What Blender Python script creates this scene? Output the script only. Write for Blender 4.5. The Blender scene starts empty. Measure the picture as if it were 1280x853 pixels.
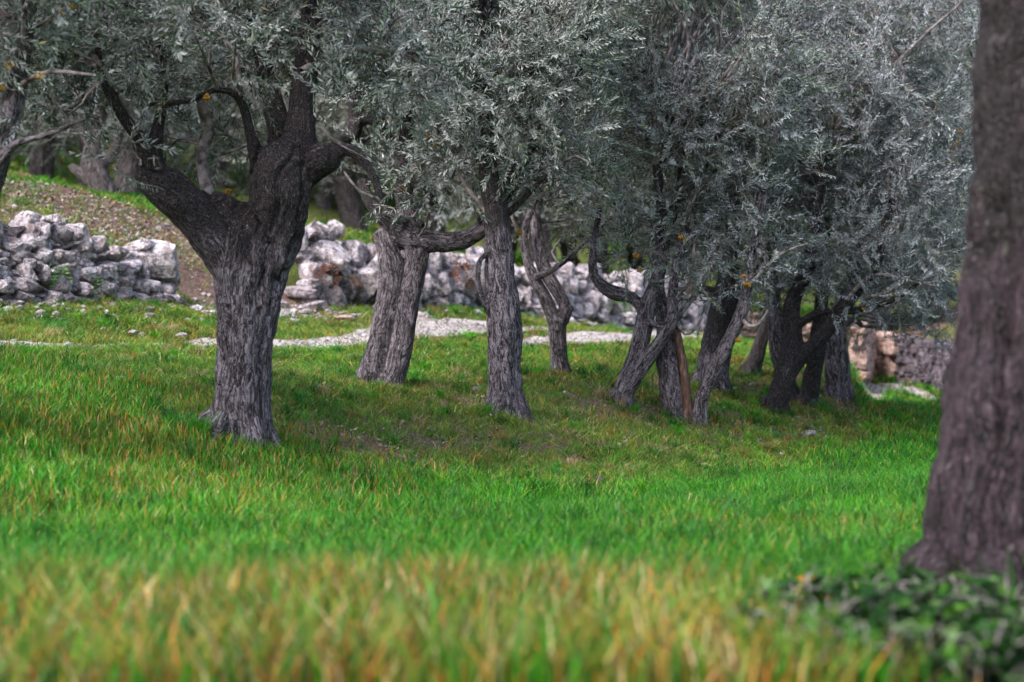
import bpy, math, random
import numpy as np
from mathutils import Vector

random.seed(7)
RS = np.random.RandomState(11)
C = bpy.context.scene.collection
scn = bpy.context.scene

# ------------------------------------------------------------------ camera constants
F = 3022.0          # focal length in pixels of a 1280 wide frame (85 mm)
HY = 400.0          # row of the horizon
CZ = 1.10           # eye height above the field

def world_at(px, py, Y):
    return np.array([(px - 640.0) / F * Y, Y, CZ + (HY - py) / F * Y])

# ------------------------------------------------------------------ noise
def _hash(ix, iy, iz, seed):
    h = (ix * 374761393 + iy * 668265263 + iz * 2147483647 + seed * 1274126177) & 0xFFFFFFFF
    h = ((h ^ (h >> 13)) * 1274126177) & 0xFFFFFFFF
    h = (h ^ (h >> 16)) & 0xFFFFFFFF
    h = (h * 1246822519) & 0xFFFFFFFF
    h = h ^ (h >> 15)
    return (h & 0xFFFFFF) / float(0xFFFFFF)

def vnoise(P, freq=1.0, seed=0, octaves=1, gain=0.5):
    P = np.asarray(P, dtype=np.float64)
    if P.shape[-1] == 2:
        P = np.concatenate([P, np.zeros(P.shape[:-1] + (1,))], -1)
    out = 0; amp = 1.0; tot = 0
    for o in range(octaves):
        Q = P * freq * (2.03 ** o) + 17.3 * (o + 1)
        I = np.floor(Q).astype(np.int64); f = Q - I
        f = f * f * (3 - 2 * f)
        x, y, z = I[..., 0], I[..., 1], I[..., 2]
        fx, fy, fz = f[..., 0], f[..., 1], f[..., 2]
        s = seed + o * 31
        def L(a, b, t): return a + (b - a) * t
        c00 = L(_hash(x, y, z, s), _hash(x + 1, y, z, s), fx)
        c10 = L(_hash(x, y + 1, z, s), _hash(x + 1, y + 1, z, s), fx)
        c01 = L(_hash(x, y, z + 1, s), _hash(x + 1, y, z + 1, s), fx)
        c11 = L(_hash(x, y + 1, z + 1, s), _hash(x + 1, y + 1, z + 1, s), fx)
        out = out + amp * (L(L(c00, c10, fy), L(c01, c11, fy), fz) * 2 - 1)
        tot += amp; amp *= gain
    return out / tot

def sstep(x, a, b):
    t = np.clip((x - a) / (b - a), 0, 1)
    return t * t * (3 - 2 * t)

# ------------------------------------------------------------------ terrain
NK = np.array([-12, -5, -2.5, -1.35, -.4, .65, 1.5, 2.5, 3.8, 5.2, 7.0, 7.6, 10.5, 15, 25, 40.])
SK = np.array([-10, 0, 7, 10, 14, 21, 30, 45.])
ZT = np.array([
 [0, 0, 0, .03, .10, .33, .5, .65, .80, .95, 1.40, 2.10, 3.0, 3.8, 5, 8],
 [-.05, -.14, -.22, -.10, .08, .42, .58, .66, .79, .97, 1.40, 2.10, 3.1, 4.0, 5, 8],
 [-.14, -.28, -.38, -.10, .22, .46, .58, .69, .79, .97, 1.38, 2.10, 3.1, 4.0, 5.5, 8],
 [-.16, -.28, -.36, -.12, .17, .38, .53, .67, .80, .98, 1.30, 1.75, 2.9, 3.8, 5.2, 8],
 [-.16, -.26, -.30, -.12, .08, .3, .5, .66, .79, .98, 1.35, 2.2, 2.75, 3.4, 5, 8],
 [-.12, -.12, -.12, -.1, -.05, .1, .25, .4, .58, .75, .95, 1.70, 2.0, 2.8, 4.5, 8],
 [-.12, -.10, -.1, -.1, -.08, -.05, 0, .05, .10, .15, .40, .95, 1.5, 2.2, 4, 8],
 [-.10, -.05, 0, 0, 0, .02, .05, .08, .1, .15, .3, .5, 1.0, 2, 4, 8]])

def ns(X, Y):
    n = -.88 * (X + 2) + .47 * (Y - 18)
    s = .47 * (X + 2) + .88 * (Y - 18)
    return n, s

def xy(n, s):
    X = -2 + (-.88 * n + .47 * s) / (.88 ** 2 + .47 ** 2)
    Y = 18 + (.47 * n + .88 * s) / (.88 ** 2 + .47 ** 2)
    return X, Y

def _tab(n, s):
    n = np.clip(n, NK[0], NK[-1] - 1e-6); s = np.clip(s, SK[0], SK[-1] - 1e-6)
    i = np.clip(np.searchsorted(NK, n, side='right') - 1, 0, len(NK) - 2)
    j = np.clip(np.searchsorted(SK, s, side='right') - 1, 0, len(SK) - 2)
    u = (n - NK[i]) / (NK[i + 1] - NK[i]); v = (s - SK[j]) / (SK[j + 1] - SK[j])
    v = v * v * (3 - 2 * v)
    return (ZT[j, i] * (1 - u) + ZT[j, i + 1] * u) * (1 - v) + (ZT[j + 1, i] * (1 - u) + ZT[j + 1, i + 1] * u) * v

def height(X, Y, detail=True):
    X = np.asarray(X, float); Y = np.asarray(Y, float)
    n, s = ns(X, Y)
    z = 0
    for dn in (-.18, 0, .18):
        z = z + _tab(n + dn, s) / 3
    far = np.clip(Y - 62, 0, 260)
    z = z + far * .24 + np.clip(-8 - X, 0, 60) * .12 * sstep(Y, 10, 30)
    # bank of earth rising behind the low wall at the end of the field
    kr = sstep(X / np.maximum(Y, 1), .1385, .150) * sstep(Y, 27, 30.5)
    z = z * (1 - kr) + kr * (-.12 + .19 * sstep(Y, 36, 47))
    dw = .992 * (X - 6.4) + .126 * (Y - 46)
    z = z + kr * (sstep(dw, .12, .5) * .68 + np.clip(dw - .5, 0, 60) * .22) + kr * far * .24
    if detail:
        P = np.stack([X, Y], -1)
        k = sstep(n, -3.2, -1.5)
        z = z + vnoise(P, .55, 3, 2) * (.03 + .05 * k) + vnoise(P, 2.2, 5, 2) * (.012 + .028 * k)
        kb = sstep(n, -3.4, -2.2) * (1 - sstep(n, 1.2, 2.6))
        z = z + kb * (.085 * vnoise(P, .85, 13, 2) + .045 * vnoise(P, 3.1, 15, 2))
        z = z + sstep(Y, 60, 110) * vnoise(P, .03, 9, 2) * 6
    return z

_YS = np.arange(6.0, 110.0, .04)
def hit(px, py):
    X = (px - 640) / F * _YS; Z = CZ + (HY - py) / F * _YS
    d = Z - height(X, _YS)
    k = np.argmax(d <= 0)
    if d[k] > 0: k = len(_YS) - 1
    return np.array([X[k], _YS[k], float(height(X[k], _YS[k]))])

# ------------------------------------------------------------------ mesh helpers
def mesh_arrays(name, V, polys, mat=None, smooth=False, attrs=None, loopcount=None):
    """polys: (n,k) int array, or list of such arrays (different k)"""
    if not isinstance(polys, (list, tuple)): polys = [polys]
    polys = [p for p in polys if len(p)]
    me = bpy.data.meshes.new(name)
    V = np.asarray(V, np.float32)
    me.vertices.add(len(V)); me.vertices.foreach_set('co', V.ravel())
    nl = sum(p.size for p in polys); nf = sum(len(p) for p in polys)
    me.loops.add(nl); me.polygons.add(nf)
    me.loops.foreach_set('vertex_index', np.concatenate([p.ravel() for p in polys]).astype(np.int32))
    tot = np.concatenate([np.full(len(p), p.shape[1]) for p in polys]).astype(np.int32)
    start = np.concatenate([[0], np.cumsum(tot)[:-1]]).astype(np.int32)
    me.polygons.foreach_set('loop_start', start)
    try: me.polygons.foreach_set('loop_total', tot)
    except Exception: pass
    me.update(calc_edges=True)
    me.polygons.foreach_set('use_smooth', np.full(nf, bool(smooth)))
    if attrs:
        for k, (t, a) in attrs.items():
            at = me.attributes.new(k, t, 'POINT')
            fld = {'FLOAT': 'value', 'FLOAT_VECTOR': 'vector', 'FLOAT_COLOR': 'color'}[t]
            at.data.foreach_set(fld, np.asarray(a, np.float32).ravel())
    if mat: me.materials.append(mat)
    return me

def obj(name, me, parent=None, loc=None):
    o = bpy.data.objects.new(name, me); C.objects.link(o)
    if parent is not None: o.parent = parent
    if loc is not None: o.location = loc
    return o

def tag(o, label=None, cat=None, group=None, kind=None):
    if label: o['label'] = label
    if cat: o['category'] = cat
    if group: o['group'] = group
    if kind: o['kind'] = kind
    return o

def empty(name, loc, label, cat, group=None):
    o = bpy.data.objects.new(name, None); o.empty_display_size = .2
    C.objects.link(o); o.location = [float(v) for v in loc]
    return tag(o, label, cat, group)

# ------------------------------------------------------------------ materials
def mat_new(name):
    m = bpy.data.materials.new(name); m.use_nodes = True
    nt = m.node_tree; nt.nodes.clear()
    out = nt.nodes.new('ShaderNodeOutputMaterial')
    bs = nt.nodes.new('ShaderNodeBsdfPrincipled')
    nt.links.new(bs.outputs[0], out.inputs[0])
    return m, nt, bs, out

def N(nt, t, **kw):
    n = nt.nodes.new(t)
    for k, v in kw.items():
        if k.startswith('_'): setattr(n, k[1:], v)
        else: n.inputs[k.replace('__', ' ')].default_value = v
    return n

def noise(nt, vec, scale, detail=4, rough=.6, dist=0.0):
    n = N(nt, 'ShaderNodeTexNoise', Scale=scale, Detail=detail, Roughness=rough, Distortion=dist)
    if vec is not None: nt.links.new(vec, n.inputs['Vector'])
    return n.outputs['Fac']

def ramp(nt, fac, stops):
    n = nt.nodes.new('ShaderNodeValToRGB'); e = n.color_ramp.elements
    while len(e) < len(stops): e.new(.5)
    for k, (p, c) in enumerate(stops):
        e[k].position = p; e[k].color = (c[0], c[1], c[2], 1) if not np.isscalar(c) else (c, c, c, 1)
    nt.links.new(fac, n.inputs[0]); return n.outputs[0]

def mixc(nt, fac, a, b, blend='MIX'):
    n = nt.nodes.new('ShaderNodeMix'); n.data_type = 'RGBA'; n.blend_type = blend
    for k, v in ((0, fac), (6, a), (7, b)):
        if hasattr(v, 'links'): nt.links.new(v, n.inputs[k])
        else: n.inputs[k].default_value = v if np.isscalar(v) else (v[0], v[1], v[2], 1)
    return n.outputs[2]

def mathn(nt, op, a, b=None, c=None):
    n = nt.nodes.new('ShaderNodeMath'); n.operation = op
    for k, v in enumerate((a, b, c)):
        if v is None: continue
        if hasattr(v, 'links'): nt.links.new(v, n.inputs[k])
        else: n.inputs[k].default_value = v
    return n.outputs[0]

def attr(nt, name, out='Vector'):
    n = nt.nodes.new('ShaderNodeAttribute'); n.attribute_name = name
    return n.outputs[out]

def scaled(nt, vec, s):
    n = nt.nodes.new('ShaderNodeMapping'); n.inputs['Scale'].default_value = s
    nt.links.new(vec, n.inputs[0]); return n.outputs[0]

def bump(nt, bs, h, strength=.6, dist=.02):
    b = nt.nodes.new('ShaderNodeBump'); b.inputs['Strength'].default_value = strength
    b.inputs['Distance'].default_value = dist
    nt.links.new(h, b.inputs['Height']); nt.links.new(b.outputs[0], bs.inputs['Normal'])

def bark_material(name, deep, mid, high, moss_shade_amt=.5, fine=1.0):
    m, nt, bs, _ = mat_new(name)
    v = attr(nt, 'bark')
    st = scaled(nt, v, (1, 1, .22))
    n1 = noise(nt, scaled(nt, v, (1, 1, .20)), 30 * fine, 5, .70, 1.1)
    n2 = noise(nt, scaled(nt, v, (1, 1, .33)), 95 * fine, 4, .7, .9)
    n3 = noise(nt, v, 3.0, 3, .6)
    n4 = noise(nt, v, 150, 2, .6)
    h = mathn(nt, 'ADD', mathn(nt, 'MULTIPLY', n1, .52), mathn(nt, 'MULTIPLY', n2, .48))
    col = ramp(nt, h, [(.40, deep), (.48, mid), (.56, high), (.66, tuple(min(1, x * 1.7) for x in high))])
    spots = ramp(nt, n4, [(.60, 0), (.70, 1)])
    # mossy black patches, with shade under the crown painted in on upper trunks
    dm = mathn(nt, 'ADD', attr(nt, 'moss_shade', 'Fac'), mathn(nt, 'MULTIPLY', mathn(nt, 'SUBTRACT', n3, .5), 1.6))
    dm = ramp(nt, dm, [(.35, 0), (.75, moss_shade_amt)])
    moss_shade_col = ramp(nt, mathn(nt, 'ADD', mathn(nt, 'MULTIPLY', n4, .5), mathn(nt, 'MULTIPLY', n2, .5)), [(.42, (.004, .004, .004)), (.52, (.022, .017, .018)), (.62, (.10, .085, .09)), (.70, (.26, .25, .25))])
    col = mixc(nt, dm, col, moss_shade_col)
    col = mixc(nt, mathn(nt, 'MULTIPLY', spots, .42), col, (.42, .41, .44))
    lich = ramp(nt, noise(nt, v, 9, 4, .7), [(.66, 0), (.72, 1)])
    col = mixc(nt, mathn(nt, 'MULTIPLY', lich, .28), col, (.22, .24, .17))
    nt.links.new(col, bs.inputs['Base Color'])
    bs.inputs['Roughness'].default_value = .88
    bs.inputs['Specular IOR Level'].default_value = .25
    bump(nt, bs, h, 1.0, .07)
    return m

M = {}
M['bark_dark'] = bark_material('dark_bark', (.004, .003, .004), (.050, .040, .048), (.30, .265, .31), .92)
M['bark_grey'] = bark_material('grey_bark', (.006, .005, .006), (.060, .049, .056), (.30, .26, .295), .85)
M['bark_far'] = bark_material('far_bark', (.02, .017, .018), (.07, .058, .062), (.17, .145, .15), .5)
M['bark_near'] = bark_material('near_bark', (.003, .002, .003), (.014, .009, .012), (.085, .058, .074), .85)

def simple_branch(name, c0, c1):
    m, nt, bs, _ = mat_new(name)
    tc = nt.nodes.new('ShaderNodeTexCoord').outputs['Object']
    f = noise(nt, tc, 14, 4, .6)
    nt.links.new(ramp(nt, f, [(.35, c0), (.65, c1)]), bs.inputs['Base Color'])
    bs.inputs['Roughness'].default_value = .85
    return m
M['branch'] = simple_branch('branch_bark', (.028, .022, .023), (.30, .265, .265))
M['lichen'] = simple_branch('yellow_lichen', (.20, .09, .015), (.50, .27, .03))

def leaf_material(name, up1, up2, under, rough=.42, trans=.18):
    m, nt, bs, out = mat_new(name)
    g = nt.nodes.new('ShaderNodeNewGeometry')
    rnd = g.outputs['Random Per Island']
    top = ramp(nt, rnd, [(0, up1), (.5, up2), (.93, tuple(x * 1.5 for x in up2)), (.97, (.16, .16, .05))])
    und = ramp(nt, rnd, [(0, tuple(x * .75 for x in under)), (1, under)])
    pn = ramp(nt, noise(nt, g.outputs['Position'], 1.7, 3, .6), [(.40, (.50, .55, .50)), (.60, (1.3, 1.27, 1.3))])
    top = mixc(nt, 1.0, top, pn, 'MULTIPLY')
    col = mixc(nt, g.outputs['Backfacing'], top, und)
    nt.links.new(col, bs.inputs['Base Color'])
    bs.inputs['Roughness'].default_value = rough
    bs.inputs['Specular IOR Level'].default_value = .5
    tr = nt.nodes.new('ShaderNodeBsdfTranslucent'); nt.links.new(col, tr.inputs[0])
    mx = nt.nodes.new('ShaderNodeMixShader'); mx.inputs[0].default_value = trans
    nt.links.new(bs.outputs[0], mx.inputs[1]); nt.links.new(tr.outputs[0], mx.inputs[2])
    nt.links.new(mx.outputs[0], out.inputs[0])
    return m
M['leaf'] = leaf_material('olive_leaves', (.027, .052, .030), (.084, .132, .084), (.36, .40, .39))
M['leaf_warm'] = leaf_material('olive_leaves_warm', (.036, .054, .026), (.105, .135, .074), (.40, .42, .38))
M['leaf_cool'] = leaf_material('olive_leaves_cool', (.030, .052, .038), (.098, .138, .110), (.42, .45, .49))
M['leaf_far'] = leaf_material('far_olive_leaves', (.040, .056, .042), (.105, .132, .108), (.38, .41, .42))

def color_attr_material(name, rough=.55, trans=.25, spec=.3):
    m, nt, bs, out = mat_new(name)
    col = attr(nt, 'tint', 'Color')
    nt.links.new(col, bs.inputs['Base Color'])
    bs.inputs['Roughness'].default_value = rough
    bs.inputs['Specular IOR Level'].default_value = spec
    tr = nt.nodes.new('ShaderNodeBsdfTranslucent'); nt.links.new(col, tr.inputs[0])
    mx = nt.nodes.new('ShaderNodeMixShader'); mx.inputs[0].default_value = trans
    nt.links.new(bs.outputs[0], mx.inputs[1]); nt.links.new(tr.outputs[0], mx.inputs[2])
    nt.links.new(mx.outputs[0], out.inputs[0])
    return m
M['grass'] = color_attr_material('grass_blades', .5, .3, .35)
M['litter'] = color_attr_material('dry_leaves', .7, .1, .2)

def stone_material(name, lo, mid, hi, stain=(.16, .10, .08), scale=1.0, stain_amt=.55):
    m, nt, bs, _ = mat_new(name)
    tc = nt.nodes.new('ShaderNodeTexCoord').outputs['Object']
    g = nt.nodes.new('ShaderNodeNewGeometry')
    n1 = noise(nt, tc, 9 * scale, 6, .65, .4)
    n2 = noise(nt, tc, 38 * scale, 5, .7)
    h = mathn(nt, 'ADD', mathn(nt, 'MULTIPLY', n1, .55), mathn(nt, 'MULTIPLY', n2, .45))
    col = ramp(nt, h, [(.38, tuple(x * .45 for x in lo)), (.43, lo), (.49, mid), (.57, hi)])
    tone = ramp(nt, g.outputs['Random Per Island'], [(0, (.62, .60, .62)), (.5, (.92, .9, .93)), (1, (1, 1, 1))])
    col = mixc(nt, 1.0, col, tone, 'MULTIPLY')
    ck = mathn(nt, 'ABSOLUTE', mathn(nt, 'SUBTRACT', noise(nt, tc, 5.5 * scale, 6, .6, 1.2), .5))
    col = mixc(nt, ramp(nt, ck, [(.0, .8), (.018, 0)]), col, tuple(x * .3 for x in lo))
    sm = ramp(nt, noise(nt, tc, 3.2 * scale, 5, .7), [(.50, 0), (.62, stain_amt)])
    col = mixc(nt, sm, col, stain)
    nt.links.new(col, bs.inputs['Base Color'])
    bs.inputs['Roughness'].default_value = .85
    bump(nt, bs, h, 1.0, .07)
    return m
M['limestone'] = stone_material('pale_limestone', (.17, .145, .155), (.44, .40, .43), (.78, .74, .80), (.17, .11, .09), 1.3, .5)
M['pinkstone'] = stone_material('pink_limestone', (.24, .14, .11), (.48, .33, .27), (.66, .50, .43), (.2, .12, .09))
M['darkstone'] = stone_material('dark_wall_stone', (.035, .030, .038), (.10, .085, .105), (.24, .21, .25), (.10, .06, .05), 1.0, .5)
M['gravel'] = stone_material('white_gravel', (.22, .19, .19), (.42, .39, .39), (.66, .63, .64), (.35, .28, .23), 3, .4)

def ground_material():
    m, nt, bs, _ = mat_new('ground_earth')
    pos = nt.nodes.new('ShaderNodeNewGeometry').outputs['Position']
    soil = attr(nt, 'soil', 'Fac'); path = attr(nt, 'path', 'Fac'); dry = attr(nt, 'dry', 'Fac'); far = attr(nt, 'far', 'Fac')
    n1 = noise(nt, pos, 5, 6, .65); n2 = noise(nt, pos, 28, 5, .7); n3 = noise(nt, pos, 70, 3, .7)
    thatch = ramp(nt, n2, [(.3, (.025, .045, .010)), (.55, (.070, .125, .022)), (.75, (.15, .18, .05))])
    thd = ramp(nt, n2, [(.3, (.06, .045, .022)), (.55, (.17, .14, .06)), (.75, (.34, .27, .15))])
    col = mixc(nt, dry, thatch, thd)
    so = ramp(nt, mathn(nt, 'ADD', mathn(nt, 'MULTIPLY', n2, .6), mathn(nt, 'MULTIPLY', n3, .4)),
              [(.34, (.035, .020, .018)), (.48, (.13, .080, .066)), (.60, (.30, .21, .185)), (.70, (.55, .49, .48))])
    sf = mathn(nt, 'ADD', soil, mathn(nt, 'MULTIPLY', mathn(nt, 'SUBTRACT', n1, .5), 1.6))
    col = mixc(nt, ramp(nt, sf, [(.4, 0), (.62, 1)]), col, so)
    pa = ramp(nt, mathn(nt, 'ADD', mathn(nt, 'MULTIPLY', n2, .5), mathn(nt, 'MULTIPLY', n3, .5)),
              [(.32, (.16, .12, .11)), (.46, (.40, .36, .35)), (.60, (.66, .62, .63))])
    pf = mathn(nt, 'ADD', path, mathn(nt, 'MULTIPLY', mathn(nt, 'SUBTRACT', n1, .5), .7))
    col = mixc(nt, ramp(nt, pf, [(.42, 0), (.58, 1)]), col, pa)
    fc = ramp(nt, noise(nt, pos, .35, 6, .75), [(.35, (.020, .035, .034)), (.6, (.055, .080, .078))])
    col = mixc(nt, far, col, fc)
    nt.links.new(col, bs.inputs['Base Color'])
    bs.inputs['Roughness'].default_value = .95; bs.inputs['Specular IOR Level'].default_value = .15
    bump(nt, bs, mathn(nt, 'ADD', n2, n3), .8, .03)
    return m
M['ground'] = ground_material()

# ------------------------------------------------------------------ paths as polylines on the ground
def poly_hits(pts): return np.array([hit(*p)[:2] for p in pts])
PATHS = []
def add_path(pts, w0, w1): PATHS.append((poly_hits(pts), w0, w1))

def path_dist(X, Y):
    """signed closeness: 1 on the path, 0 well outside"""
    P = np.stack([X, Y], -1); best = np.zeros(X.shape)
    for pts, w0, w1 in PATHS:
        m = len(pts) - 1
        for i in range(m):
            a, b = pts[i], pts[i + 1]; ab = b - a; L2 = (ab ** 2).sum() + 1e-9
            t = np.clip(((P - a) @ ab) / L2, 0, 1)
            d = np.sqrt(((P - (a + t[..., None] * ab)) ** 2).sum(-1))
            w = w0 + (w1 - w0) * (i + t) / m
            best = np.maximum(best, np.clip(.5 + (w - d) / .35, 0, 1))
    return best

add_path([(-420, 452), (-250, 444), (-110, 437), (-40, 434), (30, 433), (85, 435)], .46, .34)
add_path([(75, 435), (140, 434), (215, 434)], .14, .12)
add_path([(215, 434), (260, 432), (330, 431), (400, 431), (455, 427), (500, 418), (545, 411), (610, 409)], .24, .5)
add_path([(515, 396), (550, 405), (600, 410), (620, 411)], .22, .3)
add_path([(655, 434), (700, 428), (745, 423), (790, 420), (850, 418)], .42, .45)
add_path([(655, 412), (690, 411)], .15, .15)
add_path([(1068, 469), (1105, 482), (1140, 494), (1180, 505), (1230, 514)], .30, .18)

def soil_mask(X, Y):
    n, s = ns(X, Y)
    P = np.stack([X, Y], -1)
    z = .15 * np.ones(X.shape)
    z = z + .36 * sstep(n, -2.3, -1.3) * (1 - sstep(n, .4, 1.2)) * sstep(s, -3, 0)          # worn face of the bank
    z = z + .34 * vnoise(P, 2.1, 21, 3)
    z = z + .58 * sstep(n, 7.4, 7.9) * (1 - sstep(s, 9.5, 12.5)) * (1 - sstep(n, 10.3, 11.0))
    z = z + .65 * sstep(n, 5.3, 6.3) * sstep(s, 8.5, 9.4) * (1 - sstep(s, 11, 12.2)) * (1 - sstep(n, 10.3, 11.0))
    z = z + .25 * sstep(.992 * (X - 6.4) + .126 * (Y - 46), .2, .5) * sstep(X / np.maximum(Y, 1), .14, .15) * sstep(Y, 30, 34) * (1 - sstep(Y, 64, 68))
    z = z + .25 * sstep(n, 3.9, 4.4) * (1 - sstep(n, 5.0, 5.6))
    return np.clip(z, 0, 1)

def dry_mask(X, Y):
    n, s = ns(X, Y)
    P = np.stack([X, Y], -1)
    d = .05 + .62 * (1 - sstep(Y + 1.1 * vnoise(P, 1.0, 44, 2), 8.5, 10.6)) * (1 + .55 * vnoise(P, 3.2, 45, 2))
    d = d + .24 * sstep(n, -2.4, -1.2) * (1 - .3 * sstep(n, 5.5, 6.5))
    d = d + .30 * vnoise(P, 1.1, 40, 2) * sstep(n, -3, -1.5)
    d = d + .16 * np.clip(vnoise(P, .5, 41), 0, 1)
    d = d + .25 * np.exp(-((Y - 13.3) / 1.0) ** 2) * sstep(X, .3, 1.2)
    return np.clip(d, 0, 1)

def build_ground():
    def axis(lo, hi, f0, f1, step, grow):
        a = list(np.arange(f0, f1 + 1e-6, step))
        st = step; v = a[-1]
        while v < hi: st *= grow; v += st; a.append(v)
        st = step; v = a[0]
        while v > lo: st *= grow; v -= st; a.insert(0, v)
        return np.array(a)
    xs = axis(-320, 320, -7.5, 9.0, .075, 1.16)
    ys = axis(-120, 420, 6.0, 46.0, .085, 1.16)
    X, Y = np.meshgrid(xs, ys)
    Z = height(X, Y)
    V = np.stack([X, Y, Z], -1).reshape(-1, 3)
    ny, nx = X.shape
    idx = np.arange(nx * ny).reshape(ny, nx)
    Q = np.stack([idx[:-1, :-1], idx[:-1, 1:], idx[1:, 1:], idx[1:, :-1]], -1).reshape(-1, 4)
    fX, fY = X.ravel(), Y.ravel()
    me = mesh_arrays('ground', V, Q, M['ground'], True, {
        'soil': ('FLOAT', soil_mask(fX, fY)), 'path': ('FLOAT', path_dist(fX, fY)),
        'dry': ('FLOAT', dry_mask(fX, fY)), 'far': ('FLOAT', sstep(fY, 70, 85))})
    tag(obj('ground', me), kind='structure')
build_ground()

# ------------------------------------------------------------------ rocks
def ico(sub):
    import bmesh
    bm = bmesh.new(); bmesh.ops.create_icosphere(bm, subdivisions=sub, radius=1)
    V = np.array([v.co[:] for v in bm.verts]); Fc = np.array([[v.index for v in f.verts] for f in bm.faces])
    bm.free(); return V, Fc
ICO = {k: ico(k) for k in (1, 2, 3, 4)}

def rock(rs, sub=3, planes=9, cut=(.45, .85), rough=.05):
    V, Fc = ICO[sub]; V = V.copy()
    for _ in range(planes):
        d = rs.normal(size=3); d /= np.linalg.norm(d); h = rs.uniform(*cut)
        e = V @ d - h; V = V - np.outer(np.clip(e, 0, None), d)
    sd = rs.randint(1000)
    V = V * (1 + rough * vnoise(V, 2.6, sd, 3)[:, None])
    return V, Fc

ROCKS = [rock(np.random.RandomState(100 + i), 3, 17, (.30, .78), .07) for i in range(16)]
BOXY = []
for i in range(12):
    rs = np.random.RandomState(300 + i); V, Fc = ICO[3]
    p = 6.0; r = (np.abs(V) ** p).sum(1) ** (-1 / p); V = V * r[:, None]
    for _ in range(5):
        d = rs.normal(size=3); d /= np.linalg.norm(d); h = rs.uniform(.85, 1.15)
        e = V @ d - h; V = V - np.outer(np.clip(e, 0, None), d)
    V = V * (1 + .10 * vnoise(V, 2.4, i, 3)[:, None])
    BOXY.append((V, Fc))

def rot_xyz(a, b, c):
    ca, sa, cb, sb, cc, sc = math.cos(a), math.sin(a), math.cos(b), math.sin(b), math.cos(c), math.sin(c)
    Rx = np.array([[1, 0, 0], [0, ca, -sa], [0, sa, ca]]); Ry = np.array([[cb, 0, sb], [0, 1, 0], [-sb, 0, cb]])
    Rz = np.array([[cc, -sc, 0], [sc, cc, 0], [0, 0, 1]])
    return Rz @ Ry @ Rx

class MB:
    def __init__(s): s.V = []; s.F = {}; s.n = 0
    def add(s, V, Fc):
        s.V.append(V); s.F.setdefault(Fc.shape[1], []).append(Fc + s.n); s.n += len(V)
    def mesh(s, name, mat, smooth=False, attrs=None):
        return mesh_arrays(name, np.concatenate(s.V), [np.concatenate(v) for v in s.F.values()], mat, smooth, attrs)

def wall_mesh(name, base, Hfun, mat, rs, w=(.12, .34), h=(.08, .18), lean=.35, kinds=ROCKS, tilt=.25, depth=.16, jitter=.03, origin=(0, 0, 0)):
    """base: (m,3) polyline at the foot of the wall; Hfun(t 0..1) its height"""
    base = np.asarray(base); seg = np.sqrt(((base[1:, :2] - base[:-1, :2]) ** 2).sum(1)); cum = np.concatenate([[0], np.cumsum(seg)])
    L = cum[-1]; mb = MB()
    def at(u):
        u = min(max(u, 0), L); i = min(np.searchsorted(cum, u, side='right') - 1, len(seg) - 1)
        t = (u - cum[i]) / seg[i]; p = base[i] * (1 - t) + base[i + 1] * t
        d = base[i + 1] - base[i]; ang = math.atan2(d[1], d[0]); return p, ang
    z = -.08; Hm = max(Hfun(k / 20) for k in range(21))
    while z < Hm:
        hh = rs.uniform(*h); u = -rs.uniform(0, .2)
        while u < L:
            ww = rs.uniform(*w); t = (u + ww / 2) / L
            if z < Hfun(min(max(t, 0), 1)) - .02:
                p, ang = at(u + ww / 2)
                nv = np.array([-math.sin(ang), math.cos(ang), 0])
                V, Fc = kinds[rs.randint(len(kinds))]
                hz = hh * rs.uniform(.85, 1.25)
                S = np.array([ww * .56, depth * rs.uniform(.8, 1.3), hz * .62])
                W = (V * S) @ rot_xyz(rs.uniform(-tilt, tilt), rs.uniform(-tilt, tilt), ang + rs.uniform(-tilt, tilt)).T
                c = p + nv * (lean * max(z, 0) + rs.uniform(-jitter, jitter)) + np.array([0, 0, z + hh / 2])
                mb.add(W + c - np.asarray(origin), Fc)
            u += ww * rs.uniform(.88, 1.0)
        z += hh * .92
    return mb

def ns_line(s0, s1, n0, n1, m=24, dz=0):
    out = []
    for k in range(m):
        t = k / (m - 1); s_ = s0 + (s1 - s0) * t; n_ = n0 + (n1 - n0) * t + .12 * math.sin(s_ * 1.7)
        X, Y = xy(n_, s_); out.append((X, Y, float(height(X, Y)) + dz))
    return np.array(out)

# left dry wall (ends in one large squared block)
rs = np.random.RandomState(5)
def make_wall(name, label, s0, s1, n0, n1, Hf, matk, seed, **kw):
    b = ns_line(s0, s1, n0, n1); o = b[len(b) // 2]
    r = empty(name, o, label, 'stone wall')
    mb = wall_mesh('stones', b, Hf, None, np.random.RandomState(seed), origin=o, **kw)
    obj('stones', mb.mesh('stones', M[matk]), r)
    return r, b, o

r1, b1, o1 = make_wall('dry_stone_wall', 'tumbled pale limestone wall on the slope, ending in a large squared block',
          1.2, 8.45, 6.75, 6.75, lambda t: .80 - .28 * sstep(t, .68, .9) + .08 * math.sin(t * 21), 'limestone', 21,
          w=(.10, .28), h=(.08, .18), tilt=.3, jitter=.04, depth=.2, kinds=ROCKS + BOXY + BOXY)
V, Fc = BOXY[2]
bc = b1[-2] + np.array([-.02, .12, .50])
Wb = (V * np.array([.29, .26, .235])) @ rot_xyz(.04, -.05, math.radians(8)).T
mb = MB(); mb.add(Wb + bc - o1, Fc); cb = obj('corner_block', mb.mesh('corner_block', M['limestone']), r1)
cb['label'] = 'large squared block on the end of the wall'

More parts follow.
